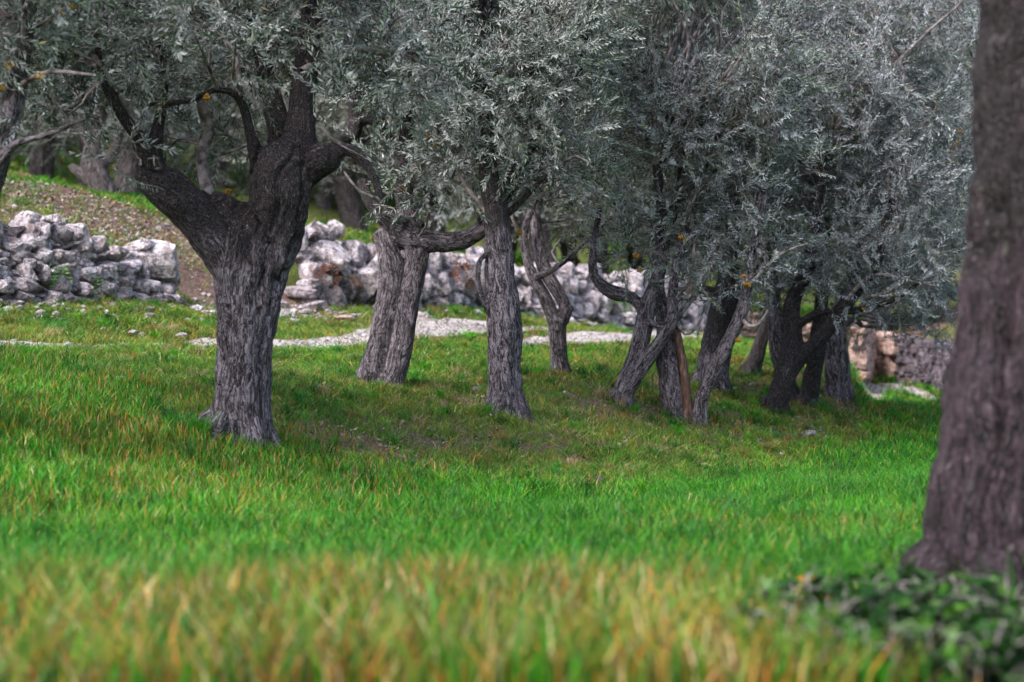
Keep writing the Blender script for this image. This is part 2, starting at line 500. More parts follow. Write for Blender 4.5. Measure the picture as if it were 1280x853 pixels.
# central outcrop wall : tall fissured stones
def outcrop(name, label, s0, s1, n0, n1, H, seed, big):
    rs = np.random.RandomState(seed); b = ns_line(s0, s1, n0, n1); o = b[len(b) // 2]
    r = empty(name, o, label, 'rock outcrop')
    m = len(b)
    mb = wall_mesh('stones', b, H, None, rs, w=(.09, .26), h=(.10, .25), tilt=.5, jitter=.08, depth=.2, kinds=ROCKS + BOXY[:6], lean=.28, origin=o)
    m3 = wall_mesh('stones', b + np.array([.05, .1, .12]), lambda t: H(t) - .12, None, rs, w=(.10, .22), h=(.28, .5), tilt=.4, jitter=.06, depth=.2, kinds=ROCKS, lean=.28, origin=o)
    for V3, F3 in ((m3.V, m3.F[3]),): mb.add(np.concatenate(V3), np.concatenate(F3))
    obj('stones', mb.mesh('stones', M['limestone']), r)
    for k, (t, w, h, dz) in enumerate(big):
        i = int(t * (m - 2)); p = b[i]; d = b[i + 1] - b[i]; ang = math.atan2(d[1], d[0]); nv = np.array([-math.sin(ang), math.cos(ang), 0])
        V, Fc = ICO[4]; rk = np.random.RandomState(seed + 50 + k); V = V.copy()
        for _ in range(12):
            dd = rk.normal(size=3); dd /= np.linalg.norm(dd); hc = rk.uniform(.5, .9); e = V @ dd - hc; V = V - np.outer(np.clip(e, 0, None), dd)
        W = V * np.array([w / 2, .3, h / 2]) * 1.25
        W = W * (1 + .05 * vnoise(W, 5, k, 4)[:, None]); W = W @ rot_xyz(-.3, 0, ang).T
        m2 = MB(); m2.add(W + p - nv * .02 + np.array([0, 0, dz]) - o, Fc)
        obj('slab', m2.mesh('slab', M['limestone']), r)
    return r, b, o
ro, bo, oo = outcrop('rock_outcrop', 'pale fissured limestone outcrop behind the split-trunk olive',
        11.3, 17.2, 6.7, 6.7, lambda t: .80 - .1 * t + .06 * math.sin(t * 17), 61,
        [(.33, .80, .80, .42), (.26, .35, .5, .30), (.10, .5, .45, .55), (.75, .5, .5, .4)])
make_wall('dry_stone_wall', 'grey dry stone wall sloping down behind the thin forked olive', 18.2, 24.8, 6.75, 6.9,
          lambda t: .85 - .2 * t + .05 * math.sin(t * 25), 'limestone', 33, w=(.12, .3), h=(.12, .28), tilt=.3, jitter=.05, depth=.2, kinds=ROCKS + BOXY)
make_wall('dry_stone_wall', 'pinkish rubble wall seen between the dark leaning trunks', 25.3, 31, 6.9, 6.7,
          lambda t: .7 - .15 * t + .05 * math.sin(t * 30), 'pinkstone', 35, w=(.15, .35), h=(.12, .25), tilt=.3, jitter=.05, depth=.2)

def hit_line(pts, dz=0):
    out = []
    for a, b in zip(pts[:-1], pts[1:]):
        for t in np.linspace(0, 1, 6)[:-1]:
            out.append(hit(a[0] + (b[0] - a[0]) * t, a[1] + (b[1] - a[1]) * t))
    out.append(hit(*pts[-1])); return np.array(out)

def end_wall(name, label, pts, Hf, matk, seed, **kw):
    b = hit_line(pts); o = b[len(b) // 2]
    r = empty(name, o, label, 'stone wall')
    mb = wall_mesh('stones', b, Hf, None, np.random.RandomState(seed), origin=o, **kw)
    obj('stones', mb.mesh('stones', M[matk]), r)
end_wall('block_wall', 'low wall of large pinkish blocks at the end of the gravel path', [(1074, 469), (1090, 472), (1119, 477)],
         lambda t: .66, 'pinkstone', 71, w=(.3, .75), h=(.16, .22), tilt=.05, jitter=.02, depth=.14, lean=.05, kinds=BOXY)
end_wall('dry_stone_wall', 'dark coursed dry stone wall beyond the green field', [(1119, 476), (1160, 485), (1197, 493), (1290, 508)],
         lambda t: .78, 'darkstone', 72, w=(.14, .34), h=(.09, .14), tilt=.1, jitter=.02, depth=.14, lean=.08, kinds=BOXY)

# ------------------------------------------------------------------ trees
def smooth_line(P, R, step=.06):
    """Catmull-Rom resample of a polyline with radii"""
    P = np.asarray(P, float); R = np.asarray(R, float); m = len(P)
    oP, oR = [], []
    for i in range(m - 1):
        p0 = P[max(i - 1, 0)]; p1 = P[i]; p2 = P[i + 1]; p3 = P[min(i + 2, m - 1)]
        k = max(2, int(np.linalg.norm(p2 - p1) / step))
        for t in np.linspace(0, 1, k, endpoint=False):
            oP.append(.5 * (2 * p1 + (p2 - p0) * t + (2 * p0 - 5 * p1 + 4 * p2 - p3) * t * t + (3 * p1 - p0 - 3 * p2 + p3) * t ** 3))
            oR.append(R[i] + (R[i + 1] - R[i]) * t)
    oP.append(P[-1]); oR.append(R[-1])
    return np.array(oP), np.array(oR)

def frames(P):
    T = np.gradient(P, axis=0); T /= np.linalg.norm(T, axis=1)[:, None] + 1e-9
    A = np.zeros_like(P); a = np.array([1., 0, 0]) if abs(T[0, 0]) < .9 else np.array([0, 0, 1.])
    for i in range(len(P)):
        a = a - T[i] * (a @ T[i]); a /= np.linalg.norm(a) + 1e-9; A[i] = a
    return T, A, np.cross(T, A)

def tube(P, R, sides=10, cap=True, lump=0, seed=0):
    T, A, B = frames(P); m = len(P)
    th = np.linspace(0, 2 * np.pi, sides, endpoint=False)
    rr = R[:, None] * np.ones(sides)[None]
    V = P[:, None] + rr[..., None] * (np.cos(th)[None, :, None] * A[:, None] + np.sin(th)[None, :, None] * B[:, None])
    V = V.reshape(-1, 3)
    i = np.arange(m - 1)[:, None] * sides; j = np.arange(sides)[None]; j2 = (j + 1) % sides
    Q = np.stack([i + j, i + j2, i + sides + j2, i + sides + j], -1).reshape(-1, 4)
    Fs = []
    if cap:
        V = np.concatenate([V, [P[0] - T[0] * R[0] * .3], [P[-1] + T[-1] * R[-1] * .35]])
        a, b = m * sides, m * sides + 1; jj = np.arange(sides)
        Fs = np.concatenate([np.stack([np.full(sides, a), (jj + 1) % sides, jj], -1),
                             np.stack([np.full(sides, b), (m - 1) * sides + jj, (m - 1) * sides + (jj + 1) % sides], -1)])
    return V, Q, Fs

def trunk_mesh(name, limbs, voxel, mat, moss_shade_z, rough=1.0, seed=0, flute=1.0, origin=(0, 0, 0)):
    """limbs: list of (P, R) world polylines. Union by voxel remesh, then fluted and furrowed."""
    mb = MB(); segs = []; acc = 0
    for P, R in limbs:
        V, Q, Fs = tube(P, R, 14); mb.V.append(V)
        mb.F.setdefault(4, []).append(Q + mb.n); mb.F.setdefault(3, []).append(Fs + mb.n); mb.n += len(V)
    me0 = mb.mesh('tmp', None); o = bpy.data.objects.new('tmp', me0); C.objects.link(o)
    md = o.modifiers.new('r', 'REMESH'); md.mode = 'VOXEL'; md.voxel_size = voxel
    dg = bpy.context.evaluated_depsgraph_get(); dg.update(); ev = o.evaluated_get(dg); em = ev.to_mesh()
    nv = len(em.vertices); V = np.empty(nv * 3, np.float32); em.vertices.foreach_get('co', V); V = V.reshape(-1, 3).astype(float)
    nl = len(em.loops); Lp = np.empty(nl, np.int32); em.loops.foreach_get('vertex_index', Lp)
    nf = len(em.polygons); ls = np.empty(nf, np.int32); em.polygons.foreach_get('loop_start', ls)
    lt = np.diff(np.concatenate([ls, [nl]]))
    quads = Lp[ls[lt == 4][:, None] + np.arange(4)]; tris = Lp[ls[lt == 3][:, None] + np.arange(3)]
    E = np.empty(len(em.edges) * 2, np.int32); em.edges.foreach_get('vertices', E); E = E.reshape(-1, 2)
    ev.to_mesh_clear(); bpy.data.objects.remove(o); bpy.data.meshes.remove(me0)
    # smooth
    deg = np.bincount(E.ravel(), minlength=nv)[:, None] + 1e-9
    for _ in range(4):
        S = np.zeros_like(V)
        for k in range(3):
            S[:, k] = np.bincount(E[:, 0], V[E[:, 1], k], nv) + np.bincount(E[:, 1], V[E[:, 0], k], nv)
        V = V * .45 + (S / deg) * .55
    # nearest limb frame
    best = np.full(nv, 1e9); bark = np.zeros((nv, 3)); rad = np.zeros((nv, 3)); RR = np.zeros(nv); al = 0
    for P, R in limbs:
        T, A, B = frames(P); L = np.concatenate([[0], np.cumsum(np.linalg.norm(np.diff(P, axis=0), axis=1))])
        for i in range(len(P) - 1):
            d = P[i + 1] - P[i]; L2 = d @ d + 1e-12
            t = np.clip(((V - P[i]) @ d) / L2, 0, 1)
            q = V - (P[i] + t[:, None] * d); dist = np.sqrt((q ** 2).sum(1)); r = R[i] + (R[i + 1] - R[i]) * t
            sc = dist - r; m = sc < best
            best[m] = sc[m]
            a = A[i]; b = B[i]
            ca = q @ a / (dist + 1e-6); cb = q @ b / (dist + 1e-6)
            rb = np.maximum(r, .03) * .35 + dist * .65
            bark[m] = np.stack([ca * rb, cb * rb, L[i] + t * (L[i + 1] - L[i]) + al], -1)[m]
            rad[m] = (q / (dist[:, None] + 1e-6))[m]; RR[m] = r[m]
        al += 7.3
    # vertex normals
    def vnorm(V):
        Nn = np.zeros_like(V)
        for Fq in (quads, tris):
            if len(Fq) == 0: continue
            fn = np.cross(V[Fq[:, 2]] - V[Fq[:, 0]], V[Fq[:, -1]] - V[Fq[:, 1]])
            for k in range(Fq.shape[1]):
                for c in range(3): Nn[:, c] += np.bincount(Fq[:, k], fn[:, c], nv)
        return Nn / (np.linalg.norm(Nn, axis=1)[:, None] + 1e-9)
    Nn = vnorm(V)
    wv = np.stack([vnoise(V, 5.5, seed + 40 + c, 3) for c in range(3)], -1)
    bark = bark + wv * np.array([.035, .035, .10])
    st = bark * np.array([1, 1, .10]); amp = np.clip(RR / .22, .15, 1.2)
    fl = vnoise(st, 7.5, seed, 2)                      # broad flutes
    rid = 1 - np.abs(vnoise(st, 7.0, seed + 9, 1)) * 2.6   # deep grooves
    groove = -np.clip(rid, 0, 1) ** 2
    fur = vnoise(bark * np.array([1, 1, .22]) + wv[:, ::-1] * .02, 27, seed + 3, 3)
    lum = vnoise(V, 4.6, seed + 5, 3)
    disp = flute * amp * (.030 * fl + .030 * groove) + rough * (.007 * fur * np.clip(amp, .4, 1) + .042 * lum * amp)
    V = V + Nn * disp[:, None]
    moss_shade = sstep(V[:, 2], moss_shade_z[0], moss_shade_z[1]) if moss_shade_z else np.full(nv, .35)  # darkens with height: mossy black and painted crown shade together
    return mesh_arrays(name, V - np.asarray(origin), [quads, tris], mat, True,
                       {'bark': ('FLOAT_VECTOR', bark + seed * 3.1), 'moss_shade': ('FLOAT', moss_shade)})

# ---- leafy sprays
def make_spray(rs, nleaf=30, Ls=.36, ll=.064, lw=.0145):
    n = nleaf; V = np.zeros((n, 4, 3))
    bend = rs.uniform(-.25, .25, 2)
    def axis(t): return np.array([t * Ls, bend[0] * Ls * t * t, bend[1] * Ls * t * t])
    for i in range(n):
        t = .08 + .92 * (i // 2) / (n / 2) + rs.uniform(-.02, .02); p = axis(t)
        side = math.pi * (i % 2) + (math.pi / 2) * ((i // 2) % 2) + rs.uniform(-.5, .5)
        open_ = rs.uniform(.5, 1.15) * (1 - .35 * t)
        d = np.array([math.cos(open_), math.sin(open_) * math.cos(side), math.sin(open_) * math.sin(side)])
        L = ll * rs.uniform(.7, 1.2) * (1 - .25 * t); w = lw * rs.uniform(.8, 1.2)
        nr = rs.normal(size=3) * .5 + np.array([-math.sin(open_), math.cos(open_) * math.cos(side), math.cos(open_) * math.sin(side)])
        sd = np.cross(d, nr); sd /= np.linalg.norm(sd); up = np.cross(sd, d)
        V[i, 0] = p; V[i, 1] = p + d * L * .48 + sd * w * .5 + up * w * .15
        V[i, 2] = p + d * L - up * L * rs.uniform(-.05, .12); V[i, 3] = p + d * L * .48 - sd * w * .5 + up * w * .15
    tw = []
    for a, b in ((0, .5), (.5, 1)):
        pa, pb = axis(a), axis(b); r0, r1 = .0022 - .001 * a, .0022 - .001 * b
        for off in (np.array([0, 1, 0]), np.array([0, 0, 1])):
            tw.append([pa - off * r0, pa + off * r0, pb + off * r1, pb - off * r1])
    return V, np.array(tw)

SPRAYS = [make_spray(np.random.RandomState(50 + i), 28 + 2 * (i % 3)) for i in range(10)]

def spray_mats(dirs, rs):
    n = len(dirs); x = dirs / (np.linalg.norm(dirs, axis=1)[:, None] + 1e-9)
    r = rs.normal(size=(n, 3)); y = np.cross(x, r); y /= np.linalg.norm(y, axis=1)[:, None]; z = np.cross(x, y)
    return np.stack([x, y, z], -1)

def leaves_from(P, D, rs, scale=1.0, lscale=1.0, sprays=None):
    """returns leaf verts (k,4,3) and twig verts"""
    Ls, Ts = [], []; Mx = spray_mats(D, rs); which = rs.randint(len(SPRAYS), size=len(P)); sc = scale * rs.uniform(.75, 1.25, len(P))
    for k, (V, T) in enumerate(sprays or SPRAYS):
        m = which == k
        if not m.any(): continue
        a = np.einsum('nij,lvj->nlvi', Mx[m], V) * sc[m][:, None, None, None] + P[m][:, None, None]
        b = np.einsum('nij,lvj->nlvi', Mx[m], T) * sc[m][:, None, None, None] + P[m][:, None, None]
        Ls.append(a.reshape(-1, 4, 3)); Ts.append(b.reshape(-1, 4, 3))
    return np.concatenate(Ls), np.concatenate(Ts)

def quads_mesh(name, Q4, mat, origin=(0, 0, 0)):
    V = Q4.reshape(-1, 3) - np.asarray(origin)
    return mesh_arrays(name, V, np.arange(len(V)).reshape(-1, 4), mat, False)

def sample_blob(c, r, n, rs, seed, clump=.0):
    out = np.zeros((0, 3)); k = 0
    while len(out) < n and k < 12:
        u = rs.normal(size=(n * 2, 3)); u /= np.linalg.norm(u, axis=1)[:, None]
        rad = rs.uniform(0, 1, n * 2) ** (.42)
        bump_ = 1 + .28 * vnoise(u * 1.0 + seed, 1.7, seed, 2)
        p = c + u * (rad * bump_)[:, None] * r
        g = vnoise(p, 1.5, seed + 2, 2)
        p = p[(g > clump) & (p[:, 2] > CZ - .75)]
        out = np.concatenate([out, p]); k += 1
    return out[:n]

def grow_crown(limbs, blobs, rs, seed, dens=130, scale=1.0, nbr=10, clump=-.12):
    """blobs: (centre, radii). returns branches [(P,R)], leaves, twigs"""
    SP = np.concatenate([P[len(P) // 3:] for P, R in limbs]); SR = np.concatenate([R[len(P) // 3:] for P, R in limbs])
    keep = SP[:, 2] > SP[:, 2].min() + .25; SP, SR = SP[keep], SR[keep]
    branches, Ps, Ds = [], [], []
    for bi, (c, r, *opt) in enumerate(blobs):
        dn = opt[0] if opt else 1.0
        c = np.asarray(c, float); r = np.asarray(r, float)
        vol = 4.19 * r[0] * r[1] * r[2]
        P = sample_blob(c, r, int(vol * dens * dn), rs, seed + bi * 7, clump)
        if len(P) == 0: continue
        D = (P - c) / r * .8 + rs.normal(size=P.shape) * .70 + np.array([0, 0, .30])
        Ps.append(P); Ds.append(D)
        # leading branches through the blob
        nb = max(3, int(nbr * min(1.6, vol / 5)))
        tg = sample_blob(c, r * .85, nb, rs, seed + bi)
        for t in tg:
            d = np.linalg.norm(SP - t, axis=1) + .35 * np.clip(SP[:, 2] - t[2], 0, 9); j = np.argmin(d * rs.uniform(.85, 1.15, len(d)))
            a = SP[j]; L = np.linalg.norm(t - a)
            if L < .25 or L > 3.2: continue
            mid = a * .5 + t * .5 + rs.normal(size=3) * L * .12 + np.array([0, 0, .08 * L]); m1 = a * .75 + mid * .25 + rs.normal(size=3) * L * .05
            r0 = min(SR[j] * .6, .012 + .009 * L)
            P_, R_ = smooth_line([a, m1, mid, mid * .45 + t * .55 + rs.normal(size=3) * L * .07, t], [r0, r0 * .85, r0 * .6, r0 * .4, .004], .12)
            branches.append((P_, R_))
    P = np.concatenate(Ps); D = np.concatenate(Ds)
    BP = np.concatenate([b[0][len(b[0]) // 3:] for b in branches]) if branches else SP
    # secondary twigs joining every few sprays to the closest branch
    tw2 = []
    sel = rs.choice(len(P), size=min(len(P), int(len(P) * .36)), replace=False)
    for i in sel:
        d = ((BP - P[i]) ** 2).sum(1); j = np.argmin(d)
        if d[j] < 1.2: tw2.append((BP[j], P[i]))
    leaves, crown_wood = leaves_from(P, D, rs, scale)
    if tw2:
        a = np.array([t[0] for t in tw2]); b = np.array([t[1] for t in tw2]); mid = (a + b) / 2 + rs.normal(size=a.shape) * .05
        for p, q, r0, r1 in ((a, mid, .0045, .0035), (mid, b, .0035, .0022)):
            ax = q - p; o1 = np.cross(ax, rs.normal(size=3)); o1 /= np.linalg.norm(o1, axis=1)[:, None] + 1e-9
            o2 = np.cross(ax, o1); o2 /= np.linalg.norm(o2, axis=1)[:, None] + 1e-9
            for o_ in (o1, o2):
                crown_wood = np.concatenate([crown_wood, np.stack([p - o_ * r0, p + o_ * r0, q + o_ * r1, q - o_ * r1], 1)])
    return branches, leaves, crown_wood

def branches_mesh(name, br, mat, sides=6, origin=(0, 0, 0)):
    mb = MB()
    for P, R in br:
        V, Q, Fs = tube(P, R, sides, cap=False); mb.add(V - np.asarray(origin), Q)
    return mb.mesh(name, mat, True)

def crown_wood_mesh(br, tw, origin):  # inner crown branches and leaf-bearing shoots joined in one mesh
    mb = MB(); o = np.asarray(origin)
    for P, Rr in br:
        V, Q, Fs = tube(P, Rr, 5, cap=False); mb.add(V - o, Q)
    V = tw.reshape(-1, 3) - o; mb.add(V, np.arange(len(V)).reshape(-1, 4))
    return mb.mesh('crown_wood', M['branch'], True)

def lichen_patch(p, rs, g, root):
    V0, F0 = ICO[3]; sd = rs.randint(999)
    V = V0 * (1 + 1.1 * vnoise(V0, 2.6, sd, 3)[:, None]) * np.array([.024, .03, .022]) * rs.uniform(.6, 1.2)
    obj('lichen', mesh_arrays('lichen', V + p - g, F0, M['lichen']), root)

def px_limb(pts, Y0, step=.06):
    """pts: (px, py, dY, radius in px) -> smooth world polyline with radii"""
    P = [world_at(a, b, Y0 + d) for a, b, d, r in pts]; R = [r * (Y0 + d) / F for a, b, d, r in pts]
    return smooth_line(P, R, step)

def px_blob(px, py, dY, rx, ry, rY, Y0, dn=1.0):
    Y = Y0 + dY; return (world_at(px, py, Y), (rx * Y / F, rY, ry * Y / F), dn)

def olive(label, base, thick, thin, blobs, bark='bark_dark', leaf='leaf', voxel=.016, seed=1, dens=130, flute=1.0,
          moss_shade=None, group='olive trees in the row', sink=.10, scale=1.0, extra=None, yellow=None, nbr=22, clump=.0, Y0=None):
    g = hit(*base); Y0 = Y0 or g[1]
    rs = np.random.RandomState(seed)
    root = empty('olive_tree', g, label, 'olive tree', group)
    L = []
    for k, pts in enumerate(thick):
        P, R = px_limb(pts, Y0)
        if pts[0][1] > 476 or k == 0:      # foot: run it into the ground with a flare
            P = np.concatenate([[P[0] - np.array([0, 0, .22])], P]); R = np.concatenate([[R[0] * 1.15], R])
            z0 = P[1][2]; R = R * (1 + .15 * np.exp(-np.clip(P[:, 2] - z0, 0, 9) / .12))
        L.append((P, R))
    c0 = L[0][0][np.argmin(np.abs(L[0][0][:, 2] - g[2]))]; r0 = float(L[0][1][2])
    for q in range(7):
        a = q * .9 + rs.uniform(-.3, .3); d = np.array([math.cos(a), math.sin(a), 0.]); ln = rs.uniform(1.05, 1.28)
        def gp(f, up):
            p = c0 + d * r0 * f; return np.array([p[0], p[1], float(height(p[0], p[1])) + up])
        p0 = c0 + d * r0 * .55; p0[2] = max(p0[2], g[2]) + min(.22, r0 * 1.0)
        L.append(smooth_line([p0, gp(.95, r0 * .35), gp(ln, .0), gp(ln + .5, -.07)], [r0 * .26, r0 * .27, r0 * .17, r0 * .08], .03))
    mz = (g[2] + moss_shade[0], g[2] + moss_shade[1]) if moss_shade else None
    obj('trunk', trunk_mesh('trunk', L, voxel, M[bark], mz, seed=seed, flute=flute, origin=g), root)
    T = [px_limb(p, Y0, .1) for p in thin]
    bl = [px_blob(*b[:6], Y0, *(b[6:])) for b in blobs]
    if bl:
        br, lv, tw = grow_crown(L[:len(thick)] + T, bl, rs, seed, dens * 1.06, scale, nbr, clump)
    else: br, lv, tw = [], None, None
    for t in T: obj('branch', branches_mesh('branch', [t], M['branch'], 7, origin=g), root)
    if lv is not None:
        obj('crown', quads_mesh('crown', lv, M[leaf], g), root)
        obj('crown_wood', crown_wood_mesh(br, tw, g), root)
    if yellow:
        for a, b, c in yellow: lichen_patch(world_at(a, b, Y0 + c), rs, g, root)
    if extra: extra(root, g, Y0, L)
    return root, g

T0 = []
# 1 : the big one on the left
olive('largest olive in the row, thick fluted trunk forking low into two black mossy limbs', (303, 553),
  [[(298, 562, 0, 40), (299, 520, 0, 37), (302, 460, 0, 35), (309, 400, 0, 39), (312, 350, 0, 44), (318, 310, 0, 46), (322, 290, 0, 40)],
   [(314, 325, .0, 32), (300, 288, 0, 31), (282, 266, 0, 25), (262, 252, 0, 18)],
   [(280, 560, -.05, 20), (286, 500, -.08, 19), (287, 420, -.08, 17), (283, 350, -.05, 17), (270, 310, 0, 18)],
   [(324, 562, -.05, 15), (326, 480, -.03, 15), (330, 400, -.03, 16), (348, 330, 0, 17), (352, 280, 0, 18)],
   [(300, 340, 0, 36), (272, 298, 0, 33), (244, 268, -.05, 31), (214, 240, -.1, 30), (192, 224, -.12, 24), (184, 204, -.15, 15), (176, 176, -.2, 9), (150, 140, -.3, 7), (128, 96, -.4, 5), (120, 30, -.5, 4)],
   [(205, 235, -.1, 18), (194, 205, -.1, 13), (194, 180, -.1, 10), (197, 160, 0, 8), (206, 110, .2, 6), (200, 40, .4, 5)],
   [(330, 330, 0, 36), (340, 285, 0, 40), (350, 240, 0, 44), (358, 205, 0, 42), (372, 180, 0, 26), (377, 140, .05, 19), (381, 90, .1, 17), (386, 40, .1, 15), (395, -30, .2, 13), (400, -120, .4, 11)],
   [(330, 215, 0, 22), (322, 200, 0, 12), (312, 165, -.05, 7), (306, 140, -.1, 6.5), (296, 120, -.15, 6), (272, 112, -.2, 5), (232, 127, -.25, 4.5), (186, 131, -.3, 3.5)],
   [(368, 215, 0, 32), (398, 203, -.05, 23), (415, 196, -.1, 17)],
   [(405, 190, -.05, 9), (436, 188, -.1, 7), (455, 202, -.15, 7), (468, 224, -.2, 6), (476, 250, -.2, 5)],
   [(352, 200, .15, 18), (345, 150, .3, 15), (335, 105, .45, 13), (328, 70, .6, 11), (315, 10, .8, 9), (300, -80, 1, 7)],
   ],
  [[(378, 90, 0, 6), (430, 60, .2, 5), (500, 66, .4, 4), (560, 20, .6, 3)], [(196, 200, 0, 5), (150, 120, -.3, 4), (110, 60, -.5, 3), (60, 10, -.6, 2.5)],
   [(300, 118, -.1, 4), (290, 60, 0, 3), (240, 20, .2, 2)], [(476, 250, -.2, 3), (450, 240, -.3, 2), (430, 215, -.3, 1.5)],
   [(262, 250, .2, 9), (252, 200, .4, 8), (262, 150, .5, 6), (230, 100, .7, 4), (215, 60, .8, 3)]],
  [(60, 70, -.2, 150, 95, 1.1), (150, 20, .2, 150, 90, 1.2), (180, 120, .3, 80, 55, .7, .7), (265, 45, -.1, 140, 70, 1.1), (395, 40, .3, 120, 60, 1.0), (330, -60, .3, 230, 90, 1.6),
   (500, 60, .3, 110, 70, .9), (90, 170, -.3, 90, 36, .5, .8), (165, 196, -.45, 52, 26, .25, 1.3), (452, 228, -.35, 42, 26, .2, .8), (235, 165, .6, 75, 45, .5, .6), (120, 140, -.4, 70, 40, .4, .8), (420, 130, .1, 60, 50, .5, .5), (60, -80, 0, 200, 90, 1.6), (290, 165, .9, 60, 60, .4, .4)],
  bark='bark_dark', leaf='leaf', voxel=.0115, seed=3, yellow=[(258, 122, -.3), (286, 240, .2)], flute=1.25, moss_shade=(.75, 1.9), dens=150)

# 2 : split trunk
olive('olive with a split hollow trunk of two stems, second from the left in the row', (478, 484),
  [[(463, 476, 0, 17), (470, 445, 0, 15.5), (478, 410, 0, 15.5), (486, 370, 0, 15.5), (489, 335, 0, 15.5), (483, 305, 0, 13), (476, 288, 0, 13)],
   [(489, 486, -.06, 14), (497, 450, -.04, 14), (506, 405, -.02, 14.5), (513, 360, 0, 15.5), (520, 330, 0, 14), (521, 300, 0, 17)],
   [(505, 300, .12, 20), (512, 275, .1, 19)], [(476, 306, .02, 13), (498, 296, .03, 16), (521, 302, 0, 17)],
   [(500, 330, .14, 11), (497, 370, .14, 10), (490, 420, .14, 10), (480, 470, .12, 11)],
   [(528, 300, 0, 17), (552, 303, 0, 14), (580, 300, 0, 13), (602, 287, 0, 12), (620, 262, .05, 10), (640, 235, .2, 8), (660, 190, .4, 7), (665, 120, .6, 6), (670, 40, .8, 5)],
   [(595, 296, -.05, 8), (616, 281, -.15, 6.5), (646, 257, -.25, 5), (668, 235, -.3, 4), (684, 218, -.35, 3)],
   [(500, 285, 0, 17), (478, 270, -.05, 12), (462, 252, -.05, 9), (452, 225, 0, 8)],
   [(512, 290, .3, 14), (505, 240, .5, 13), (503, 180, .6, 14), (502, 140, .7, 13), (510, 90, .8, 11), (520, 20, 1, 9), (520, -60, 1.2, 7)],
   [(505, 190, .6, 9), (470, 150, .5, 9), (448, 150, .5, 11), (436, 175, .4, 12)],
   [(447, 160, .5, 10), (444, 110, .5, 9), (455, 50, .6, 7), (450, -30, .7, 6)],
   ],
  [[(446, 110, .4, 5), (462, 75, .3, 4), (500, 66, .2, 3.5), (520, 60, .2, 3)], [(684, 218, -.35, 2.5), (720, 195, -.4, 2), (740, 210, -.4, 1.5)],
   [(646, 257, -.2, 3), (690, 240, -.2, 2), (730, 225, 0, 1.5)], [(600, 290, 0, 3), (598, 270, -.1, 3), (592, 255, -.2, 2)]],
  [(560, 110, .2, 110, 75, 1.1), (540, 215, -.25, 75, 42, .5, 1.0), (600, 190, 0, 90, 60, .8), (545, 20, .3, 160, 80, 1.3), (470, 120, .9, 70, 70, .5, .5),
   (560, -80, .5, 200, 90, 1.5), (500, 262, -.3, 50, 22, .25, .8), (645, 90, .2, 90, 80, 1.0)],
  bark='bark_grey', voxel=.014, seed=12, yellow=[(533, 172, -.1), (545, 180, -.1), (560, 170, -.1), (519, 208, -.2), (502, 236, -.2), (490, 150, .4)], flute=.9, moss_shade=(1.25, 1.9))

# 3 : straight dark trunk
olive('single straight dark-barked olive right of the split trunk', (632, 519),
  [[(635, 524, 0, 25), (631, 500, 0, 23), (629, 460, 0, 22), (630, 420, 0, 23), (628, 380, 0, 22), (624, 330, 0, 19), (622, 290, 0, 17), (616, 245, 0, 15), (606, 190, .1, 13), (600, 120, .2, 11), (605, 40, .3, 9), (610, -60, .4, 7)],
   [(645, 520, -.08, 10), (650, 536, -.12, 9)],
   [(614, 392, -.05, 6), (600, 366, -.1, 4.5), (597, 345, -.1, 4), (600, 325, -.1, 3.5), (612, 316, -.1, 3)],
   [(618, 260, 0, 10), (640, 220, .2, 8), (680, 160, .5, 6), (720, 100, .7, 5), (740, 20, .8, 4)]],
  [[(620, 280, 0, 4), (575, 220, .2, 3), (560, 160, .2, 2)]],
  [(690, 160, .5, 95, 70, .9), (670, 60, .6, 120, 80, 1.2), (620, 130, .3, 90, 80, .9), (700, 235, .8, 70, 40, .6, .8), (660, -50, .6, 190, 90, 1.5), (600, 220, .5, 60, 36, .5, .7)],
  bark='bark_dark', voxel=.013, seed=23, yellow=[(649, 290, .4)], flute=.6, moss_shade=(.9, 2.0))

# 4 : thin forked tree near the path
olive('slim grey olive forking into a V beside the gravel path', (700, 468),
  [[(701, 470, 0, 12), (698, 445, 0, 10.5), (697, 420, 0, 11), (697, 400, 0, 13)],
   [(695, 405, 0, 11), (688, 388, 0, 9), (677, 365, 0, 8), (666, 345, 0, 7), (658, 320, .1, 6), (655, 290, .2, 5), (668, 250, .3, 4.5), (672, 200, .4, 4)],
   [(702, 402, 0, 10), (706, 382, .1, 8), (694, 360, .2, 9), (680, 335, .3, 9), (672, 300, .4, 8), (668, 260, .5, 7), (660, 200, .6, 6), (690, 120, .6, 5)],
   [(706, 395, 0, 8), (712, 382, 0, 6)],
   [(664, 348, 0, 5), (680, 343, -.1, 4.5), (698, 333, -.2, 4), (716, 318, -.3, 3.3), (742, 293, -.3, 2.6), (765, 270, -.3, 2)]],
  [[(655, 300, .2, 3), (640, 270, .1, 2.5), (650, 240, .1, 2)], [(700, 330, -.2, 2.2), (690, 316, -.1, 1.6), (700, 300, 0, 1)]],
  [(740, 240, .5, 75, 60, .9, .8), (720, 150, .8, 110, 80, 1.2), (790, 180, .6, 80, 80, 1.0), (760, 60, 1, 150, 90, 1.5), (700, 270, .9, 60, 28, .5, .6), (750, -50, 1, 200, 90, 1.6)],
  bark='bark_grey', leaf='leaf_warm', voxel=.014, seed=31, flute=.5, moss_shade=(1.5, 3), dens=110)

